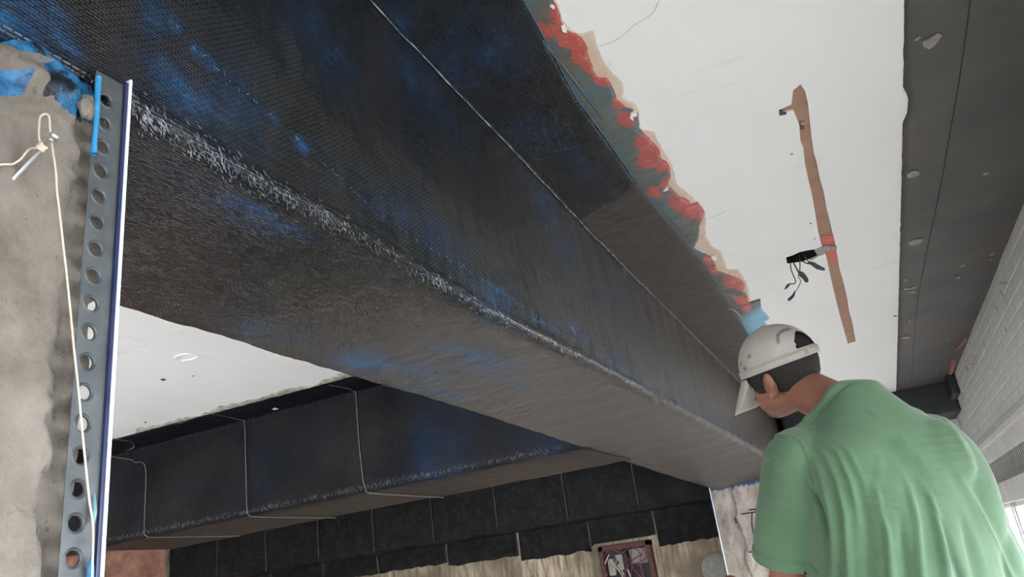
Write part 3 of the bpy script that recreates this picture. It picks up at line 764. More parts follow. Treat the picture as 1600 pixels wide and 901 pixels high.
# junction box with wires in the far wall
jb = thing('junction_box', 'open rust red junction box full of wires set in the far wall', 'junction box', (-2.43, 7.88, -.2))
JL = np.array(jb.location)
def jx(name, b, mat, parent=jb, bev=0):
    o = box(name, b, mat, parent, bev); o.location = tuple(-JL) if parent == jb else (0, 0, 0); return o
bx0, bx1, bz0, bz1 = -2.70, -2.16, -.45, .225
for q in ((bx0, bx0+.045, 7.80, 7.895, bz0, bz1), (bx1-.045, bx1, 7.80, 7.895, bz0, bz1), (bx0, bx1, 7.80, 7.895, bz1-.05, bz1), (bx0, bx1, 7.80, 7.895, bz0, bz0+.04)):
    jx('frame_side', q, M['boxred'], bev=.004)
jx('back_plate', (bx0+.02, bx1-.02, 7.875, 7.895, bz0, bz1-.02), M['boxdark'])
jx('cover_plate', (-2.40, -2.22, 7.85, 7.87, .02, .165), M['boxgrey'], bev=.004)
jx('cover_plate', (-2.40, -2.21, 7.85, 7.87, -.25, -.02), M['boxdark'], bev=.004)
jx('relay', (-2.545, -2.47, 7.835, 7.87, -.02, .13), M['boxgrey'], bev=.004)
jx('terminal_block', (-2.465, -2.415, 7.83, 7.87, -.22, .17), M['black'], bev=.004)
jx('insulator', (-2.64, -2.56, 7.84, 7.87, -.06, .10), M['cementgrey'], bev=.015)
tube('brass_screw', [(-2.53, 7.83, .055), (-2.53, 7.82, .055), (-2.53, 7.815, .055)], [.026, .026, .016], M['brass'], jb, 16).location = tuple(-JL)
for k, (mt, pts) in enumerate([(M['wire_pale'], [(-2.60, .14), (-2.66, .05), (-2.655, -.05)]), (M['wire_pale'], [(-2.60, .10), (-2.55, .02), (-2.50, -.06), (-2.47, -.2), (-2.48, -.4)]), (M['wire_pale'], [(-2.50, 0), (-2.47, -.08), (-2.44, -.25)]),
        (M['wire_red'], [(-2.46, .17), (-2.40, .06), (-2.35, -.05), (-2.24, -.2), (-2.22, -.4)]), (M['wire_red'], [(-2.48, -.1), (-2.44, -.02), (-2.36, .06), (-2.26, .10)]), (M['wire_red'], [(-2.34, .18), (-2.28, .12), (-2.29, .0), (-2.27, -.15)]),
        (M['wire_red'], [(-2.36, .16), (-2.25, .16), (-2.22, .08), (-2.30, .03), (-2.40, .03)]), (M['wire_dark'], [(-2.36, .15), (-2.38, .0), (-2.42, -.2), (-2.40, -.4)]), (M['wire_pale'], [(-2.42, -.02), (-2.40, -.12), (-2.38, -.35)]), (M['wire_red'], [(-2.62, .16), (-2.54, .18), (-2.46, .14), (-2.38, .17)])]):
    tube('wire', [(x, 7.815-.004*k+.01*math.sin(z*20), z) for x, z in pts], .0055, mt, jb, 6, 30).location = tuple(-JL)
# raw plaster lip round the box, shallow pipe end on the wall
o = box('plaster_lip', (bx0-.10, bx0, 7.88, 7.905, -.4, .20), M['rawwall'], wb, .01)
o = box('plaster_lip', (bx1, bx1+.07, 7.88, 7.905, -.4, .27), M['rawwall'], wb, .01)
o = box('plaster_lip', (bx0-.06, bx1+.07, 7.865, 7.905, .225, .262), M['rawwall'], wb, .01)
pcx = ony(1120, 888, 7.88)
bmq = bmesh.new(); bmesh.ops.create_uvsphere(bmq, u_segments=24, v_segments=12, radius=.15); bmesh.ops.scale(bmq, vec=(1, .3, 1), verts=bmq.verts)
mq = bpy.data.meshes.new('plaster_boss'); bmq.to_mesh(mq); bmq.free(); mq.materials.append(M['cementgrey']); mq.polygons.foreach_set('use_smooth', [True]*len(mq.polygons))
link(bpy.data.objects.new('plaster_boss', mq), wb).location = (pcx[0], 7.89, pcx[2])

# =================================================================== FAR COLUMN UNDER THE BEAM END
fc = thing('far_column', 'pinkish rough plaster column under the far end of the long wrapped beam', 'column', (-1.0, 7.6, ZF))
FL = np.array(fc.location)
cx0, cx1, cyf = -1.40, -.62, 7.45
nzc, nxc = 200, 90; V = []; Ac = []
for i in range(nzc):
    z = ZF+(.605-ZF)*(i/(nzc-1))**.6
    for j in range(nxc):
        x = cx0+(cx1-cx0)*j/(nxc-1)
        d_ = .02*fb(x, 0, z*.6, 4, 5)+.008*fb(x, 1, z, 16, 4)
        if x > -1.2+.03*fb(z, 0, 0, 5): d_ += .02
        V.append((x, cyf-d_-.01, z)); Ac.append(float(np.clip(1-(.605-z)/.16, 0, 1))*.75)
mesh('plaster_skin', V, grid_faces(nzc, nxc, True), M['column'], fc, True, attrs={'resin': Ac}).location = tuple(-FL)
box('core', (cx0+.01, cx1, cyf+.01, 7.9, ZF, .60), M['column'], fc).location = tuple(-FL)
box('edge_bead', (cx0-.004, cx0+.005, cyf-.03, cyf-.01, ZF, .60), M['nose'], fc, .003).location = tuple(-FL)
for px in ([(1158, 803), (1170, 801), (1187, 799)], [(1170, 796), (1187, 795)], [(1175, 800), (1175, 820), (1180, 840)], [(1170, 862), (1174, 862)], [(1148, 808), (1151, 817)]):
    tube('crack', [ony(*p, cyf-.055) for p in px], .006, M['boxred'] if len(px) == 3 and px[0][0] == 1158 else M['black'], fc, 5, 12).location = tuple(-FL)
# column behind the strip at left, carrying the cross beam
lc = thing('left_column', 'red brown stained column behind the perforated strip, under the cross beam', 'column', (-4.8, 3.85, ZF))
LL = np.array(lc.location)
box('shaft', (-5.3, -4.62, 3.6, 4.15, ZF, .54), M['redbrick'], lc, .01).location = tuple(-LL)
box('edge_bead', (-4.63, -4.61, 3.59, 3.61, ZF, .54), M['seam'], lc, .002).location = tuple(-LL)

# =================================================================== RIGHT: GREY SOFFIT, END BEAM, BRICK WALL
gs = thing('grey_edge_beam', 'flat dark grey coated edge beam soffit along the right wall, with pale flakes', 'beam', (.56, 3, ZC))
GL = np.array(gs.location)
V = []; n_ = 420; nx = 14; ylp0 = onz(1412, 138, ZC)[1]; ylp1 = onz(1412, 190, ZC)[1]
for i in range(n_):
    y = -1+(7.6+1)*i/(n_-1)
    xe = float(np.interp(y, [-1, 1.5, 2.57, 4, 6.78, 8], [.338, .3395, .3465, .351, .3575, .3585]))+.0022*fb(y, 0, 0, 16, 4)
    if ylp0 < y < ylp1: xe += .013*math.sin((y-ylp0)/(ylp1-ylp0)*PI)**.5
    V.append((xe-.001, y, ZC+.001))
    for j in range(nx):
        x = xe+(XR+.02-xe)*j/(nx-1); V.append((x, y, ZC-.006-.0012*fb(x, y, 0, 3, 3)))
mesh('coated_face', V, grid_faces(n_, nx+1, False), M['grey'], gs, True).location = tuple(-GL)
tube('snapped_line', [onz(*p, ZC-.0075) for p in [(1519, -20), (1500, 120), (1484, 210), (1468, 300), (1447, 400), (1430, 500), (1424, 600)]], .0011, M['black'], gs, 5, 60).location = tuple(-GL)
fl = [[(1440, 65), (1452, 60), (1466, 51), (1472, 54), (1462, 68), (1452, 76), (1443, 72)], [(1427, 62), (1437, 55), (1440, 56), (1432, 63)],
      [(1417, 272), (1428, 266), (1436, 267), (1437, 272), (1424, 277), (1418, 277)], [(1535, 272), (1541, 268), (1546, 269), (1540, 273)],
      [(1418, 379), (1424, 375), (1444, 372), (1437, 380), (1424, 383)], [(1411, 436), (1416, 434), (1417, 438), (1412, 438)], [(1413, 449), (1421, 450), (1430, 446), (1430, 449), (1421, 452), (1413, 452)],
      [(1419, 455), (1430, 454), (1429, 457), (1419, 457)], [(1499, 415), (1506, 412), (1507, 414), (1500, 417)], [(1493, 432), (1499, 431), (1500, 434), (1494, 435)], [(1546, 397), (1552, 394), (1553, 397), (1547, 399)], [(1545, 404), (1551, 403), (1551, 405), (1546, 406)],
      [(1418, 500), (1423, 499), (1422, 504)], [(1408, 526), (1421, 525), (1421, 528), (1409, 528)], [(1477, 529), (1481, 528), (1480, 531)], [(1506, 517), (1513, 516), (1512, 518)], [(1461, 578), (1465, 577), (1464, 580)]]
for q in fl:
    poly_prism('putty_flake', [tuple(onz(*p, ZC-.008)[:2]) for p in q], ZC-.0105, ZC-.007, M['flake'], gs).location = tuple(-GL)
# rust red patches along the wall edge, far end
for q in ([(1500, 536), (1507, 524), (1511, 526), (1508, 535), (1500, 543), (1492, 550), (1489, 548)], [(1486, 562), (1493, 558), (1494, 566), (1490, 580), (1484, 592), (1480, 606), (1474, 616), (1470, 614), (1477, 600), (1482, 585)]):
    poly_prism('rust_patch', [tuple(onz(*p, ZC-.008)[:2]) for p in q], ZC-.010, ZC-.006, M['rust'], gs).location = tuple(-GL)
for q in ([(1500, 540), (1508, 529), (1510, 532), (1502, 540), (1494, 547)], [(1487, 572), (1491, 566), (1490, 577), (1486, 586), (1481, 598), (1475, 610), (1473, 612), (1480, 596)]):
    poly_prism('filler_streak', [tuple(onz(*p, ZC-.010)[:2]) for p in q], ZC-.0118, ZC-.009, M['chase'], gs).location = tuple(-GL)
eb = thing('grey_end_beam', 'short dark grey end beam closing the grey soffit behind the man', 'beam', (.3, 7.7, .84))
box('coated_box', (-.62, XR+.005, 7.3, 7.9, .845, ZC), M['darkbox'], eb, .012).location = (-.3, -7.7, -.84)
box('coated_stub', (XR-.06, XR+.005, 6.95, 7.3, .93, ZC), M['darkbox'], eb, .02).location = (-.3, -7.7, -.84)

wr = thing_ = None
wr = struct(box('wall_right', (XR+.006, XR+.25, -3, 7.92, .49, ZC), M['mortarwhite']))
# bricks: running bond, each its own part, one shared mesh
Vb, Fb = box_vf(-.010, .014, -.1215, .1215, -.0268, .0268)
bmm = bmesh.new(); vs = [bmm.verts.new(v) for v in Vb]
for f_ in Fb: bmm.faces.new([vs[i] for i in f_])
bmesh.ops.bevel(bmm, geom=list(bmm.edges), offset=.0035, segments=1, affect='EDGES')
bmesh.ops.recalc_face_normals(bmm, faces=bmm.faces)
bme = bpy.data.meshes.new('brick'); bmm.to_mesh(bme); bmm.free(); bme.materials.append(M['brick'])
nb = 0
for r_ in range(10):
    z = .49+.0305+r_*.061
    if z > ZC-.02: break
    yy = 2.55+(.1225 if r_ % 2 else 0)
    while yy < 7.8:
        o = bpy.data.objects.new('brick', bme); link(o, wr)
        o.location = (XR+.012+random.uniform(-.0015, .0015), yy, z+random.uniform(-.001, .001)); o.rotation_euler = (random.uniform(-.006, .006), 0, random.uniform(-.004, .004))
        yy += .245; nb += 1
# scratches and cracks on bricks
for (a, b) in [((1560, 444), (1579, 441)), ((1562, 452), (1568, 464)), ((1554, 473), (1559, 487)), ((1570, 510), (1573, 519)), ((1537, 535), (1541, 544)), ((1517, 558), (1529, 557)), ((1515, 569), (1525, 569)), ((1509, 570), (1513, 580)), ((1514, 590), (1511, 600)), ((1507, 600), (1504, 608)), ((1500, 608), (1502, 616)), ((1498, 640), (1516, 625)), ((1504, 664), (1530, 620)), ((1510, 650), (1524, 634)), ((1506, 678), (1512, 668)), ((1527, 668), (1533, 675)), ((1508, 690), (1511, 686)), ((1518, 655), (1527, 645)), ((1500, 622), (1506, 612)), ((1515, 684), (1524, 680))]:
    A = onx(*a, XR+.0005); B = onx(*b, XR+.0005)
    tube('scratch', [A, (A+B)/2+np.array([0, .004, .003]), B], [.0008, .003, .0008], M['alu'], wr, 4, 6)
# ledge, plain band, louvre, lintel (white plaster), then the window band
tr = struct(box('trim_1', (XR-.045, XR+.25, -3, 7.5, .452, .492), M['whitepaint'], None, .006))
tr2 = struct(box('trim_2', (XR-.008, XR+.25, -3, 7.5, .360, .452), M['whitepaint'], None, .004))
tr3 = struct(box('trim_3', (XR-.02, XR+.25, -3, 7.9, .075, .213), M['whitepaint'], None, .006))
struct(box('trim_4', (XR+.0, XR+.25, 7.12, 7.92, .075, .492), M['whitepaint'], None, .006))
lv = thing('louvre_vent', 'long grey louvred vent grille with upright slats above the window', 'vent', (XR, 5, .213))
box('back_panel', (XR+.05, XR+.07, 2, 7.1, .213, .36), M['black'], lv).location = (-XR, -5, -.213)
Vs, Fs = box_vf(-.004, .05, -.0035, .0035, .213, .36)
sm1 = bpy.data.meshes.new('slat'); sm1.from_pydata(Vs, [], Fs); sm1.materials.append(M['slat'])
sm2 = bpy.data.meshes.new('slat'); sm2.from_pydata(Vs, [], Fs); sm2.materials.append(M['rustslat'])
yy = 7.05; k = 0
while yy > 3.2 and k < 120:
    o = bpy.data.objects.new('slat', sm2 if k < 6 else sm1); link(o, lv); o.location = (0, yy-5, -.213); o.rotation_euler = (0, 0, .5)
    yy -= .062; k += 1
# broken cable brackets at the end of the vent
cbk = thing('broken_bracket', 'dark broken cable bracket scraps at the far end of the vent', 'bracket', tuple(onx(1535, 740, XR)))
BKL = np.array(cbk.location)
for px in ([(1522, 716), (1531, 721), (1533, 728), (1540, 731)], [(1524, 728), (1530, 738), (1527, 746), (1536, 752)], [(1538, 730), (1543, 738), (1538, 748), (1545, 756)], [(1530, 750), (1536, 757), (1543, 760)], [(1520, 736), (1532, 735), (1541, 741)]):
    tube('scrap', [onx(*p, XR-.02)-BKL for p in px], [.006, .018, .010, .006], M['alu'] if px[0][1] % 2 else M['black'], cbk, 5, 10)
# window band with posts
WZ0, WZ1 = -.98, .075
win = struct(box('window_1', (XR+.03, XR+.075, -3, 7.9, WZ1-.03, WZ1+.01), M['cream'], None, .004))
box('sill', (XR-.03, XR+.22, -3, 7.9, WZ0-.04, WZ0), M['whitepaint'], win, .006)
for y_, w_ in ((6.98, .085), (6.55, .03), (6.40, .03), (5.2, .06), (3.9, .06), (2.6, .06), (1.3, .06), (0, .06), (-1.3, .06)):
    box('window_post', (XR+.02, XR+.08, y_-w_/2, y_+w_/2, WZ0, WZ1), M['cream'] if w_ > .04 else M['alu'], win, .004)
    if w_ > .08: tube('post_screw', [(XR+.022, y_, .035), (XR+.012, y_, .035)], .010, M['rust'], win, 10)
tg = NT('window glass'); tg.out((1, 1, 1), 0.0, None, None, Transmission_Weight=1.0, IOR=1.02)
for ya, yb in ((5.23, 6.38), (3.93, 5.17), (2.63, 3.87), (1.33, 2.57), (.03, 1.27)):
    box('pane', (XR+.048, XR+.052, ya, yb, WZ0, WZ1-.03), tg.m, win)
struct(box('wall_right_lower', (XR, XR+.25, -3, 7.92, ZF, WZ0-.04), M['whitepaint']))
wfv = join([box_vf(-8.6, XR+.25, -3.2, -3, .42, ZC), box_vf(-8.6, XR+.25, -3.2, -3, ZF, -.9), box_vf(-1.2, XR+.25, -3.2, -3, -.9, .42), box_vf(-8.6, -7.6, -3.2, -3, -.9, .42), box_vf(-4.5, -4.2, -3.2, -3, -.9, .42)])
struct(mesh('wall_front_unseen', wfv[0], wfv[1], M['whitepaint']))  # unseen wall behind the camera, openings added to let fill daylight in
struct(box('wall_left', (-8.65, -8.4, -3, 8.15, ZF, ZC), M['rawwall']))
# brick return at the far end (white)
struct(box('wall_back_right', (-.62, XR+.006, 7.86, 7.9, ZF, .845), M['brick']))

# daylight portal in the window band (guides the sky light through the opening)
pl = bpy.data.lights.new('window_daylight', 'AREA'); pl.shape = 'RECTANGLE'; pl.size = 10.9; pl.size_y = 1.05
pl.cycles.is_portal = True
po = link(bpy.data.objects.new('window_daylight', pl)); po.location = (XR+.26, 2.45, -.45)
po.rotation_euler = Matrix(((0, 0, 1), (1, 0, 0), (0, 1, 0))).to_euler()
pl2 = bpy.data.lights.new('added_opening_portal', 'AREA'); pl2.shape = 'RECTANGLE'; pl2.size = 6.4; pl2.size_y = 1.32; pl2.cycles.is_portal = True
po2 = link(bpy.data.objects.new('added_opening_portal', pl2)); po2.location = (-4.4, -3.21, -.24)  # portal for the added opening behind the camera
po2.rotation_euler = (PI/2, 0, 0)

# =================================================================== CABLE BUNDLE FROM THE SLOT
cbn = thing('cable_bundle', 'dark electric wires with taped ends hanging out of the ceiling slot', 'cable', tuple(onz(1248, 402, ZC)))
QL = np.array(cbn.location)
y0 = QL[1]-.02
def cpt(px, py, dz=0): return ony(px, py, y0+dz)-QL
def wire(px, r, mat, name='wire', n=30): return tube(name, [cpt(*p) for p in px], r, mat, cbn, 7, n)
wire([(1234, 405, .05), (1235, 412), (1236, 421), (1241, 433), (1243, 439), (1241, 443), (1235, 443)], .0022, M['wire_dark'])
wire([(1235, 442.5), (1231, 446), (1228, 450), (1226, 452)], [.002, .006, .004, .001], M['tape_navy'], 'taped_end')
wire([(1238, 403, .05), (1241, 412), (1246, 422), (1249, 427)], .0028, M['wire_dark'])
wire([(1248, 397, .05), (1249.5, 408), (1250, 416), (1249, 425)], .0026, M['wire_tan'])
wire([(1248, 425), (1252, 428), (1257, 433), (1260, 438), (1261, 441)], [.004, .012, .010, .009, .003], M['tape'], 'taped_end')
wire([(1248, 428), (1247.5, 433), (1251, 438), (1249, 445), (1244, 454)], .0018, M['wire_tan'])
wire([(1242.5, 454), (1239, 462), (1234, 467), (1231, 469)], [.002, .006, .007, .003], M['tape_navy'], 'taped_end')
wire([(1242, 402, .05), (1252, 407), (1260, 411), (1266, 412)], .0024, M['wire_dark'])
wire([(1254, 394, .05), (1259, 404), (1265, 409), (1272, 412)], .0024, M['wire_tan'])
wire([(1262, 410), (1270, 412), (1278, 417), (1286, 420), (1289, 421.5)], [.003, .009, .010, .007, .002], M['tape'], 'taped_end')

# =================================================================== THE MAN
def ell(c, rx, ry, rz, Mx=None, n=16):
    bm = bmesh.new(); bmesh.ops.create_uvsphere(bm, u_segments=n*2, v_segments=n, radius=1)
    S = Matrix.Diagonal((rx, ry, rz, 1))
    bmesh.ops.transform(bm, matrix=S, verts=bm.verts)
    if Mx is not None: bmesh.ops.transform(bm, matrix=Mx.to_4x4(), verts=bm.verts)
    V_ = [np.array(v.co)+np.array(c) for v in bm.verts]; F_ = [tuple(v.index for v in f.verts) for f in bm.faces]
    bm.free(); return V_, F_
def loft(rings):
    """rings: list of (centre, ax_a, ax_b, ra, rb, power)"""
    V_ = []; n = 36
    for c, a, b, ra, rb, pw in rings:
        c = np.array(c, float)
        for k in range(n):
            t_ = 2*PI*k/n; cs, sn = math.cos(t_), math.sin(t_)
            e = 2/pw
            V_.append(c+np.array(a)*ra*math.copysign(abs(cs)**e, cs)+np.array(b)*rb*math.copysign(abs(sn)**e, sn))
    F_ = grid_faces(len(rings), n, False, True); F_.append(tuple(range(n))[::-1]); F_.append(tuple(range((len(rings)-1)*n, len(rings)*n)))
    return V_, F_
def remesh(parts, vox, it=6, name='tmp'):
    V_, F_ = join(parts)
    me = bpy.data.meshes.new(name); me.from_pydata([tuple(v) for v in V_], [], F_); me.update()
    bm = bmesh.new(); bm.from_mesh(me)
    # consistent outward normals shell by shell
    bmesh.ops.recalc_face_normals(bm, faces=bm.faces); bm.to_mesh(me); bm.free()
    o = bpy.data.objects.new(name, me); COL.objects.link(o)
    m = o.modifiers.new('r', 'REMESH'); m.mode = 'VOXEL'; m.voxel_size = vox
    m = o.modifiers.new('s', 'SMOOTH'); m.factor = .5; m.iterations = it
    dg = bpy.context.evaluated_depsgraph_get(); ev = o.evaluated_get(dg)
    out = bpy.data.meshes.new_from_object(ev)
    COL.objects.unlink(o); bpy.data.objects.remove(o)
    return out
def co(me): a = np.zeros(len(me.vertices)*3); me.vertices.foreach_get('co', a); return a.reshape(-1, 3)
def nrm(me): a = np.zeros(len(me.vertices)*3); me.vertex_normals.foreach_get('vector', a); return a.reshape(-1, 3)
def setco(me, a): me.vertices.foreach_set('co', a.ravel()); me.update()
def finish(me, name, mat, parent, loc, attrs=None):
    me.name = name; me.materials.clear(); me.materials.append(mat)
    setco(me, co(me)-np.asarray(loc))
    me.polygons.foreach_set('use_smooth', [True]*len(me.polygons))
    for k, v in (attrs or {}).items():
        a = me.attributes.new(k, 'FLOAT', 'POINT'); a.data.foreach_set('value', np.asarray(v, dtype=np.float32))
    return link(bpy.data.objects.new(name, me), parent)

th = math.radians(32)
FW = np.array([-math.sin(th), math.cos(th), 0]); LF = np.array([-math.cos(th), -math.sin(th), 0]); UP = np.array([0, 0, 1.])
C0 = np.array([-.004, 2.093, 0])          # spine axis at chest
man = thing('person', 'man in a green T-shirt and pale cap seen from behind, head bowed towards the beam', 'person', (C0[0], C0[1], ZF))
ML = np.array(man.location)
def B(l, f, z): return C0+LF*l+FW*f+UP*z
# ---- head frame (image vectors: right, down, away)
fi = np.array([-.52, .38, .76]); fi /= np.linalg.norm(fi)
ui = np.array([-.33, -.92, .20]); ui -= (ui@fi)*fi; ui /= np.linalg.norm(ui)
li = np.cross(ui, fi)
HF, HU, HLt = R.T@fi, R.T@ui, R.T@li
HC = ond(1222, 583, 2.08)
def Hd(f, l, u): return HC+HF*f+HLt*l+HU*u
HM = Matrix(((HF[0], HLt[0], HU[0]), (HF[1], HLt[1], HU[1]), (HF[2], HLt[2], HU[2])))
def hell(f, l, u, rf, rl, ru, n=16): return ell(Hd(f, l, u), rf, rl, ru, HM, n)
sh = [B(.185, -.005, .197), B(-.185, .01, .197)]            # shoulder joints
el = [ond(1232, 1000, 1.90), B(-.235, .03, -.125)]
wrp = [el[0]+FW*.20+UP*.10+LF*.01, el[1]+FW*.21+UP*.08+LF*.09]
# ---- body (one continuous skin surface)
pt = []
pt += [hell(0, 0, .02, .098, .077, .088, 20), hell(.035, 0, -.035, .062, .062, .075), hell(.055, 0, -.082, .035, .038, .028)]
pt += [hell(.092, 0, -.028, .018, .012, .020), hell(.103, 0, -.040, .013, .014, .010), hell(.086, 0, .012, .014, .045, .011),
       hell(.088, 0, -.066, .011, .024, .006), hell(.087, 0, -.076, .011, .020, .006), hell(.03, .045, -.06, .045, .022, .03), hell(.03, -.045, -.06, .045, .022, .03)]
for s in (1, -1):
    pt += [hell(-.008, s*.080, -.020, .019, .011, .034, 10), hell(-.017, s*.091, -.008, .017, .007, .025, 10), hell(-.002, s*.083, -.046, .010, .009, .013, 8)]
nb0 = B(.01, -.04, .265); nb1 = Hd(-.035, 0, -.055)
na = (nb1-nb0)/np.linalg.norm(nb1-nb0); a_ = np.cross(na, FW); a_ /= np.linalg.norm(a_); b_ = np.cross(na, a_)
pt.append(loft([(nb0-na*.03, a_, b_, .056, .050, 2), (nb0+na*.03, a_, b_, .058, .055, 2), ((nb0+nb1)/2, a_, b_, .057, .058, 2), (nb1, a_, b_, .056, .058, 2), (nb1+na*.05, a_, b_, .05, .05, 2)]))
tors = [(-.44, .15, .10, 0), (-.34, .165, .112, 0), (-.20, .150, .105, .0), (-.05, .155, .112, -.01), (.08, .165, .115, -.01), (.13, .160, .095, -.01), (.19, .12, .07, -.01), (.24, .06, .05, -.01)]
pt.append(loft([(B(0, f_, z_), LF, FW, a, b, 2.3) for z_, a, b, f_ in tors]))
def limb(P, rad, n=14): return tube_vf(spline(P, 14), np.interp(np.linspace(0, 1, 14), np.linspace(0, 1, len(rad)), rad), n)
for i, s in enumerate((1, -1)):
    pt.append(limb([sh[i]-LF*s*.04, sh[i]+(el[i]-sh[i])*.5+LF*s*.0, el[i]], [.058, .052, .041]))
    pt.append(ell(el[i], .041, .041, .043))
    pt.append(limb([el[i], (el[i]+wrp[i])/2+UP*-.004, wrp[i]], [.041, .039, .026]))
    # hand
    hd_ = wrp[i]-el[i]; hd_ /= np.linalg.norm(hd_); sd = np.cross(hd_, UP); sd /= np.linalg.norm(sd); nn = np.cross(sd, hd_)
    pt.append(limb([wrp[i], wrp[i]+hd_*.05, wrp[i]+hd_*.085], [.026, .032, .028]))
    for q in range(4):
        o_ = (q-1.5)*.019; L_ = (.068, .078, .074, .058)[q if s > 0 else 3-q]
        p0 = wrp[i]+hd_*.075+sd*o_
        pt.append(limb([p0, p0+hd_*L_*.45+sd*o_*.15-nn*.006, p0+hd_*L_*.8-nn*.022, p0+hd_*L_*.9-nn*.038], [.0098, .0092, .0085, .0072], 10))
    tb = wrp[i]+hd_*.025+sd*(-.024 if s > 0 else .024)
    sg = -1 if s > 0 else 1
    pt.append(limb([tb, tb+hd_*.03+sd*sg*.018-nn*.008, tb+hd_*.06+sd*sg*.022-nn*.02], [.013, .0105, .0085], 10))
bme_ = remesh(pt, .0045, 5, 'body')
body = finish(bme_, 'body', M['skin'], man, ML)
# eyes and lips
for s in (1, -1):
    V_, F_ = hell(.078, s*.030, -.008, .012, .013, .011, 10); ey_ = mesh('eye', np.array(V_)-ML, F_, M['eye'], man, True)
    V_, F_ = hell(.089, s*.030, -.009, .003, .006, .006, 8); mesh('iris', np.array(V_)-ML, F_, M['iris'], ey_, True)
    V_, F_ = hell(.094, s*.032, .020, .006, .020, .005, 8); mesh('eyebrow', np.array(V_)-ML, F_, M['hair'], man, True)
# ---- hair: shell round back and sides of the head below the cap
hv = []; nu, nvv = 90, 40
for i in range(nu):
    az = math.radians(52)+(2*PI-math.radians(104))*i/(nu-1)      # from left temple round the back to the right temple
    back = max(0, -math.cos(az))
    zl = -.045-.030*back**1.2 if back > .15 else (-.012 if abs(math.sin(az)) > .8 and math.cos(az) < .1 else -.035)
    for j in range(nvv):
        u_ = zl+(.106-zl)*j/(nvv-1)+.003*fb(az*3, j*.3, 0, 3)
        rr = math.sqrt(max(.0, 1-((u_-.02)/.094)**2)); th_ = .006+.0022*fb(math.cos(az)*4, math.sin(az)*4, u_*60, 2, 3)
        if j < 2: th_ = -.004
        hv.append(Hd((.098*rr+th_)*math.cos(az)-.004, (.077*rr+th_)*math.sin(az), u_))
ho = mesh('hair', np.array(hv)-ML, grid_faces(nu, nvv), M['hair'], man, True)
m = ho.modifiers.new('t', 'SOLIDIFY'); m.thickness = .006; m.offset = 0
# ---- cap
def capR(az, el_):
    c = math.cos(el_); k = 1+.012*math.sin(6*az)**2*c
    return np.array([.112*math.cos(az)*c*k, .092*math.sin(az)*c*k, .108*math.sin(el_)])
nA, nE = 120, 36; V = []; Sm = []; keep = []
tilt = lambda f: -.02+.0*f
for i in range(nA):
    az = 2*PI*i/nA
    for j in range(nE):
        e_ = PI/2*j/(nE-1)
        p = capR(az, e_); f_, l_, u_ = p
        V.append(Hd(f_-.004, l_, u_+.026+.10*(-f_)*(-.10)+.0012*fb(f_*30, l_*30, u_*30, 1, 3)))
Fq = []
for i in range(nA):
    az = 2*PI*(i+.5)/nA; daz = abs(((az-PI+PI) % (2*PI))-PI) if False else abs(az-PI)
    for j in range(nE-1):
        e_ = PI/2*(j+.5)/(nE-1)
        # semicircular opening over the back strap
        if (daz/.50)**2+((e_)/.62)**2 < 1 and e_ > .17: continue
        a = i*nE+j; b = ((i+1) % nA)*nE+j
        Fq.append((a, b, b+1, a+1))
V = np.array(V)
sm = np.zeros(len(V)); P2 = pr(V)
def pxline(P2, pts, w_):
    d = np.full(len(P2), 1e9)
    for a, b in zip(pts[:-1], pts[1:]):
        a = np.array(a, float); b = np.array(b, float); ab = b-a; t_ = np.clip(((P2-a)@ab)/(ab@ab), 0, 1)
        d = np.minimum(d, np.linalg.norm(P2-(a+t_[:, None]*ab), axis=1))
    return np.exp(-(d/w_)**2)
lf = (V-HC)@HLt > -.02
sm = np.maximum(sm, pxline(P2, [(1216, 535), (1215, 524), (1222, 517), (1233, 514)], 2.0)*lf*.9)
sm = np.maximum(sm, pxline(P2, [(1171, 556), (1171, 557.5)], 2.2)*lf)
sm = np.maximum(sm, pxline(P2, [(1164, 575), (1165, 576)], 2.2)*lf)
sm = np.maximum(sm, pxline(P2, [(1158, 568), (1158, 569)], 1.5)*lf)
cap_o = mesh('cap', V-ML, Fq, M['cap'], man, True, attrs={'smudge': sm})
cr = cap_o
m = cr.modifiers.new('t', 'SOLIDIFY'); m.thickness = .0022; m.offset = 0
m = cr.modifiers.new('s', 'SUBSURF'); m.levels = 1; m.render_levels = 1
# lower band of the crown
V = []
for i in range(nA):
    az = 2*PI*i/nA; p = capR(az, 0)*1.012
    for u_ in (-.006, .004, .014): V.append(Hd(p[0]-.004, p[1], u_+.026+.10*(-p[0])*(-.10)+p[2]))
f_ = []
for i in range(nA):
    for j in range(2):
        a = i*3+j; b = ((i+1) % nA)*3+j; f_.append((a, b, b+1, a+1))
o = mesh('band', np.array(V)-ML, f_, M['cap'], cap_o, True, attrs={'smudge': np.zeros(len(V))}); m = o.modifiers.new('t', 'SOLIDIFY'); m.thickness = .003; m.offset = 1
# strap end
V_, F_ = box_vf(-.008, .008, -.006, .004, -.007, .007)
V_ = [Hd(-.118+v[0], .03+v[1]*1.0, .030+v[2]) for v in V_]
mesh('strap_tab', np.array(V_)-ML, F_, M['cap'], cap_o)
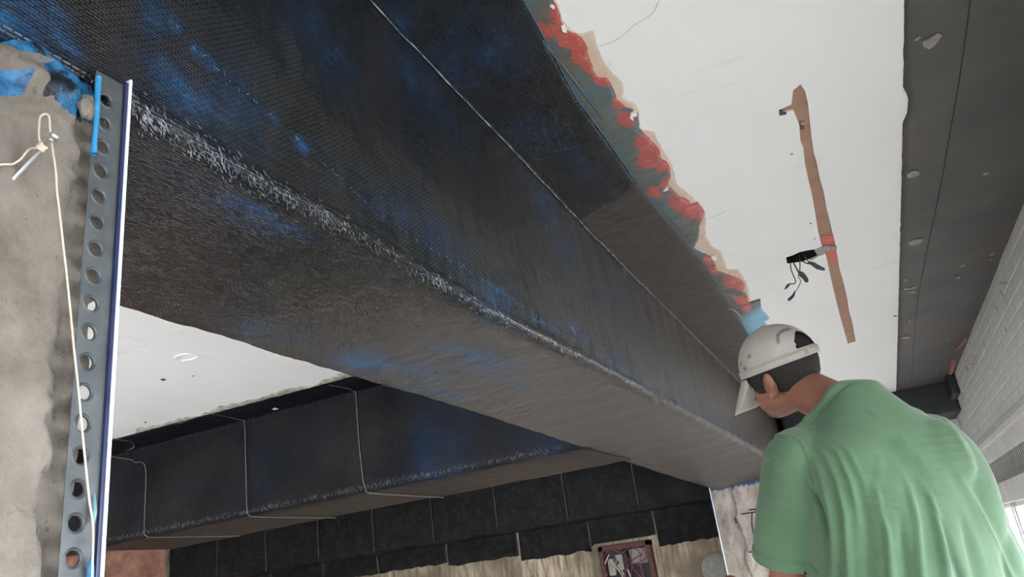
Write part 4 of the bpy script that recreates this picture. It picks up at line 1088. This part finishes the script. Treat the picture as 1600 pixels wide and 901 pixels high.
# brim: curved visor
V = []; nb1_, nb2_ = 41, 14
for i in range(nb1_):
    s = -1+2*i/(nb1_-1); az = s*1.02
    p = capR(az, 0)
    for j in range(nb2_):
        t_ = j/(nb2_-1); ext = .105*(1-abs(s)**3.2)**.5
        f0, l0 = p[0]-.004, p[1]
        V.append(Hd(f0+ext*t_*.72, l0*(1+.02*t_), .020-.42*(l0**2)*8*(.25+t_)*.6-ext*t_*.74-.006*t_*t_))
o = mesh('brim', np.array(V)-ML, grid_faces(nb1_, nb2_), M['cap'], cap_o, True, attrs={'smudge': np.zeros(len(V))}); m = o.modifiers.new('t', 'SOLIDIFY'); m.thickness = .004
tube('button', [Hd(-.004, 0, .132)-ML, Hd(-.004, 0, .139)-ML], [.008, .004], M['cap'], cap_o, 12)

# ---- shirt
sp_ = [(-.52, .205, .165, .0, .00), (-.40, .215, .170, .0, 0), (-.28, .212, .165, -.0, 0), (-.16, .205, .158, -.005, 0), (-.05, .203, .150, -.01, 0), (.06, .200, .142, -.015, 0), (.13, .195, .132, -.022, 0), (.19, .180, .115, -.03, .0), (.24, .150, .095, -.035, .0), (.275, .115, .080, -.04, .01), (.31, .085, .070, -.04, .015), (.345, .070, .062, -.035, .02)]
parts = [loft([(B(l_, f_, z_), LF, FW, a, b, 2.35) for z_, a, b, f_, l_ in sp_])]
sl_end = []
for i, s in enumerate((1, -1)):
    d = el[i]-sh[i]; L_ = np.linalg.norm(d); d /= L_
    endp = sh[i]+d*.34 if i else ond(1238, 874, 1.875)
    dd = (endp-sh[i]); dd /= np.linalg.norm(dd)
    a_ = np.cross(dd, FW); a_ /= np.linalg.norm(a_); b_ = np.cross(dd, a_)
    r1, r2 = (.096, .086)
    parts.append(loft([(sh[i]-LF*s*.05+UP*.01, a_, b_, .060, .060, 2), (sh[i]+UP*.004, a_, b_, .072, .070, 2), (sh[i]+(endp-sh[i])*.35, a_, b_, .083, .078, 2), (sh[i]+(endp-sh[i])*.75, a_, b_, .092, .084, 2), (endp, a_, b_, .098, .088, 2)]))
    parts.append(ell(sh[i]-LF*s*.004, .072, .070, .066))
    parts.append(ell(B(s*.10, -.07, .14), .10, .075, .11))    # shoulder blades
    sl_end.append((endp, dd))
parts.append(ell(B(.085, .01, .250), .080, .07, .070)); parts.append(ell(B(.14, .0, .212), .070, .07, .060)); parts.append(ell(B(-.10, -.005, .215), .085, .07, .075))
parts.append(ell(B(-.192, -.035, .06), .076, .092, .17)); parts.append(ell(B(-.225, -.02, -.12), .06, .075, .16))
sme = remesh(parts, .0065, 14, 'shirt')
# open hem, neckline and sleeve ends
bm = bmesh.new(); bm.from_mesh(sme)
hz = -.50
def cut(c, n_):
    bmesh.ops.bisect_plane(bm, geom=list(bm.verts)+list(bm.edges)+list(bm.faces), plane_co=Vector(c), plane_no=Vector(n_), clear_outer=True)
cut((0, 0, hz), (0, 0, -1))
nc_ = B(.02, -.035, .322); nn_ = na*.75+UP*.25; nn_ /= np.linalg.norm(nn_)
cut(nc_, tuple(nn_))
for (e_, d_), s_ in zip(sl_end, (1, -1)):
    e2 = e_-d_*.008
    fs = [f_ for f_ in bm.faces if (np.array(f_.calc_center_median())-e2)@d_ > -.03 and np.linalg.norm(np.array(f_.calc_center_median())-e2) < .17 and s_*((np.array(f_.calc_center_median())-C0)@LF) > .215]
    gs_ = set(fs)
    for f_ in fs: gs_.update(f_.verts); gs_.update(f_.edges)
    bmesh.ops.bisect_plane(bm, geom=list(gs_), plane_co=Vector(e2), plane_no=Vector(d_), clear_outer=True)
bm.to_mesh(sme); bm.free(); sme.update()
bmx = bmesh.new(); bmx.from_mesh(sme); bmesh.ops.subdivide_edges(bmx, edges=bmx.edges, cuts=1, use_grid_fill=True); bmx.to_mesh(sme); bmx.free()
P3 = co(sme); N3 = nrm(sme); P2 = pr(P3)
toward = -(N3@(R[2]))               # faces the viewer's side of the body (his back)
toward = np.clip((-(N3@FW)+.45)/.6, 0, 1)
rid = [  # cloth folds on the back: (polyline, width px, height m)
 ([(1248, 690), (1268, 712), (1284, 745), (1296, 790), (1303, 840), (1306, 905)], 6, .0075),
 ([(1262, 686), (1290, 712), (1308, 750), (1320, 800), (1328, 905)], 6, .0065),
 ([(1275, 682), (1308, 706), (1328, 750), (1338, 790), (1345, 830)], 5, .0045),
 ([(1290, 678), (1326, 704), (1346, 745), (1356, 790)], 5, .003),
 ([(1362, 745), (1374, 780), (1386, 830), (1392, 905)], 7, .0075),
 ([(1400, 720), (1420, 760), (1432, 820), (1438, 905)], 7, .006),
 ([(1425, 728), (1452, 775), (1468, 830), (1480, 905)], 8, .008),
 ([(1488, 725), (1520, 780), (1550, 845), (1578, 905)], 7, .008),
 ([(1470, 640), (1500, 690), (1535, 760)], 6, .004),
 ([(1440, 770), (1470, 820), (1500, 905)], 6, -.004),
 ([(1275, 770), (1284, 800), (1296, 850)], 5, -.010), ([(1258, 742), (1268, 756), (1278, 775)], 4, .007), ([(1266, 752), (1274, 775), (1285, 800)], 4, -.008),
 ([(1378, 760), (1380, 800), (1396, 850)], 6, -.004), ([(1300, 860), (1316, 905)], 6, -.005),
 ([(1340, 715), (1350, 800), (1358, 905)], 9, -.004), ([(1405, 790), (1415, 905)], 8, -.005), ([(1500, 790), (1530, 905)], 9, -.006)]
disp = np.zeros(len(P3))
def fold(pts, w_):
    pts = [np.array(p, float) for p in pts]; L_ = np.array([0]+list(np.cumsum([np.linalg.norm(b-a) for a, b in zip(pts[:-1], pts[1:])])))
    d = np.full(len(P2), 1e9); tt = np.zeros(len(P2))
    for k, (a, b) in enumerate(zip(pts[:-1], pts[1:])):
        ab = b-a; t_ = np.clip(((P2-a)@ab)/(ab@ab), 0, 1); dd_ = np.linalg.norm(P2-(a+t_[:, None]*ab), axis=1)
        m_ = dd_ < d; d[m_] = dd_[m_]; tt[m_] = (L_[k]+t_*(L_[k+1]-L_[k]))[m_]
    tt /= L_[-1]; off = pts[-1][1] > 895
    tap = np.clip(tt/.45, 0, 1)**1.3*(1 if off else np.clip((1-tt)/.4, 0, 1))
    return np.exp(-(d/(w_*(.7+.5*tt)))**2)*tap
for pl, w_, h_ in rid: disp += 1.45*h_*fold(pl, w_)*toward
# short cross creases
for k in range(10):
    y0_ = 655+k*13; disp += .0010*pxline(P2, [(1435+2*k, y0_+4), (1470+5*k, y0_), (1490+6*k, y0_-3)], 3.2)*toward
for k in range(6):
    y0_ = 730+k*11; disp += .0007*pxline(P2, [(1350, y0_), (1375, y0_+2), (1402, y0_+5)], 2.8)*toward
for k in range(9):   # sleeve stretch lines
    disp += .0013*pxline(P2, [(1192+k*2, 700+k*12), (1222+k*3, 716+k*11), (1256+k*3, 745+k*9)], 3.2)*toward
# seams: armhole, sleeve hem, collar
disp += .0028*pxline(P2, [(1187, 684), (1215, 679), (1240, 681), (1252, 690), (1266, 722), (1276, 760), (1284, 785)], 2.2)*toward
disp -= .0022*pxline(P2, [(1189, 688), (1216, 683), (1240, 686), (1250, 695), (1262, 724), (1272, 760)], 2.0)*toward
dsl = (P3-sl_end[0][0])@sl_end[0][1]
onsl = (np.linalg.norm(np.cross(P3-sl_end[0][0], sl_end[0][1]), axis=1) < .13)
disp -= .0040*np.exp(-((dsl+.034)/.0032)**2)*onsl
disp += .0012*np.exp(-((dsl+.016)/.010)**2)*onsl
dcl = (P3-nc_)@nn_; oncl = np.linalg.norm(P3-nc_, axis=1) < .16
disp += .0035*np.exp(-((dcl+.007)/.007)**2)*oncl
disp -= .0045*np.exp(-((dcl+.020)/.0035)**2)*oncl
nz1 = np.array([fb(p[0], p[1], p[2]*.5, 9, 3) for p in P3])
disp += .0045*nz1*np.clip((.25-P3[:, 2])/.2, 0, 1)
setco(sme, P3+N3*disp[:, None])
bmc = bmesh.new(); bmc.from_mesh(sme)
cpts = [np.array(v.co) for v in bmc.verts if v.is_boundary and np.linalg.norm(np.array(v.co)-nc_) < .15]
bmc.free()
ux_ = np.cross(nn_, FW); ux_ /= np.linalg.norm(ux_); uy_ = np.cross(nn_, ux_)
cpts.sort(key=lambda p: math.atan2((p-nc_)@uy_, (p-nc_)@ux_)); cpts = cpts[::4]
if len(cpts) > 8:
    cp = np.array(cpts); cp = (cp+np.roll(cp, 1, 0)+np.roll(cp, -1, 0)+np.roll(cp, 2, 0)+np.roll(cp, -2, 0))/5
    cp = np.vstack([cp, cp[:1], cp[1:2]])
    collar_o = tube('collar', [p-nn_*.006+(p-nc_)/np.linalg.norm(p-nc_)*.003-ML for p in cp], .0085, M['shirt'], man, 8)
wet = np.zeros(len(P3)); smg = np.zeros(len(P3))
for pl, w_, h_ in [([(1372, 715), (1362, 770), (1366, 830), (1372, 905)], 12, .55), ([(1400, 690), (1440, 740), (1462, 800), (1480, 880)], 20, .6), ([(1440, 690), (1500, 700)], 26, .4), ([(1510, 700), (1560, 800), (1590, 900)], 14, .4),
                   ([(1395, 625), (1470, 660)], 14, .35), ([(1330, 640), (1400, 660)], 16, .25), ([(1420, 740), (1440, 800)], 16, .35), ([(1290, 790), (1310, 905)], 12, .3)]:
    wet = np.maximum(wet, h_*pxline(P2, pl, w_)*toward)
for pl, w_, h_ in [([(1353, 642), (1362, 647), (1367, 650)], 2.2, .75), ([(1310, 645), (1316, 648)], 1.5, .5), ([(1187, 887), (1188, 895)], 3.5, .8), ([(1482, 862), (1492, 875), (1504, 900)], 4.5, .45), ([(1205, 893), (1208, 893)], 2, .5), ([(1335, 650), (1340, 651)], 1.3, .4), ([(1508, 862), (1509, 866)], 1.5, .5)]:
    smg = np.maximum(smg, h_*pxline(P2, pl, w_)*toward)
shirt = finish(sme, 'shirt', M['shirt'], man, ML, {'wet': wet, 'smudge': smg})
if len(cpts) > 8: collar_o.parent = shirt
m = shirt.modifiers.new('t', 'SOLIDIFY'); m.thickness = .002; m.offset = -1
# trousers and shoes (below the frame)
hip = [B(.09, .0, -.44), B(-.09, .0, -.44)]; kn = [B(.11, .05, -.70), B(-.11, .03, -.70)]; an = [B(.12, .0, ZF+.08), B(-.12, -.02, ZF+.08)]
tp = [loft([(B(0, 0, z_), LF, FW, a, b, 2.3) for z_, a, b in ((-.40, .165, .115), (-.46, .175, .125), (-.54, .175, .12))])]
for i in range(2):
    tp.append(limb([hip[i], kn[i], an[i]], [.095, .075, .062], 20))
tme = remesh(tp, .010, 6, 'trousers'); finish(tme, 'trousers', M['trousers'], man, ML)
for i in range(2):
    c = an[i]-UP*.04
    sme_ = remesh([ell(c+FW*.05-UP*.005, .05, .13, .042, Matrix(((LF[0], FW[0], 0), (LF[1], FW[1], 0), (0, 0, 1)))), ell(c-FW*.03+UP*.03, .045, .055, .06)], .008, 4, 'shoe')
    cc = co(sme_); cc[:, 2] = np.maximum(cc[:, 2], ZF+.001); setco(sme_, cc)
    finish(sme_, 'shoe', M['shoe'], man, ML)
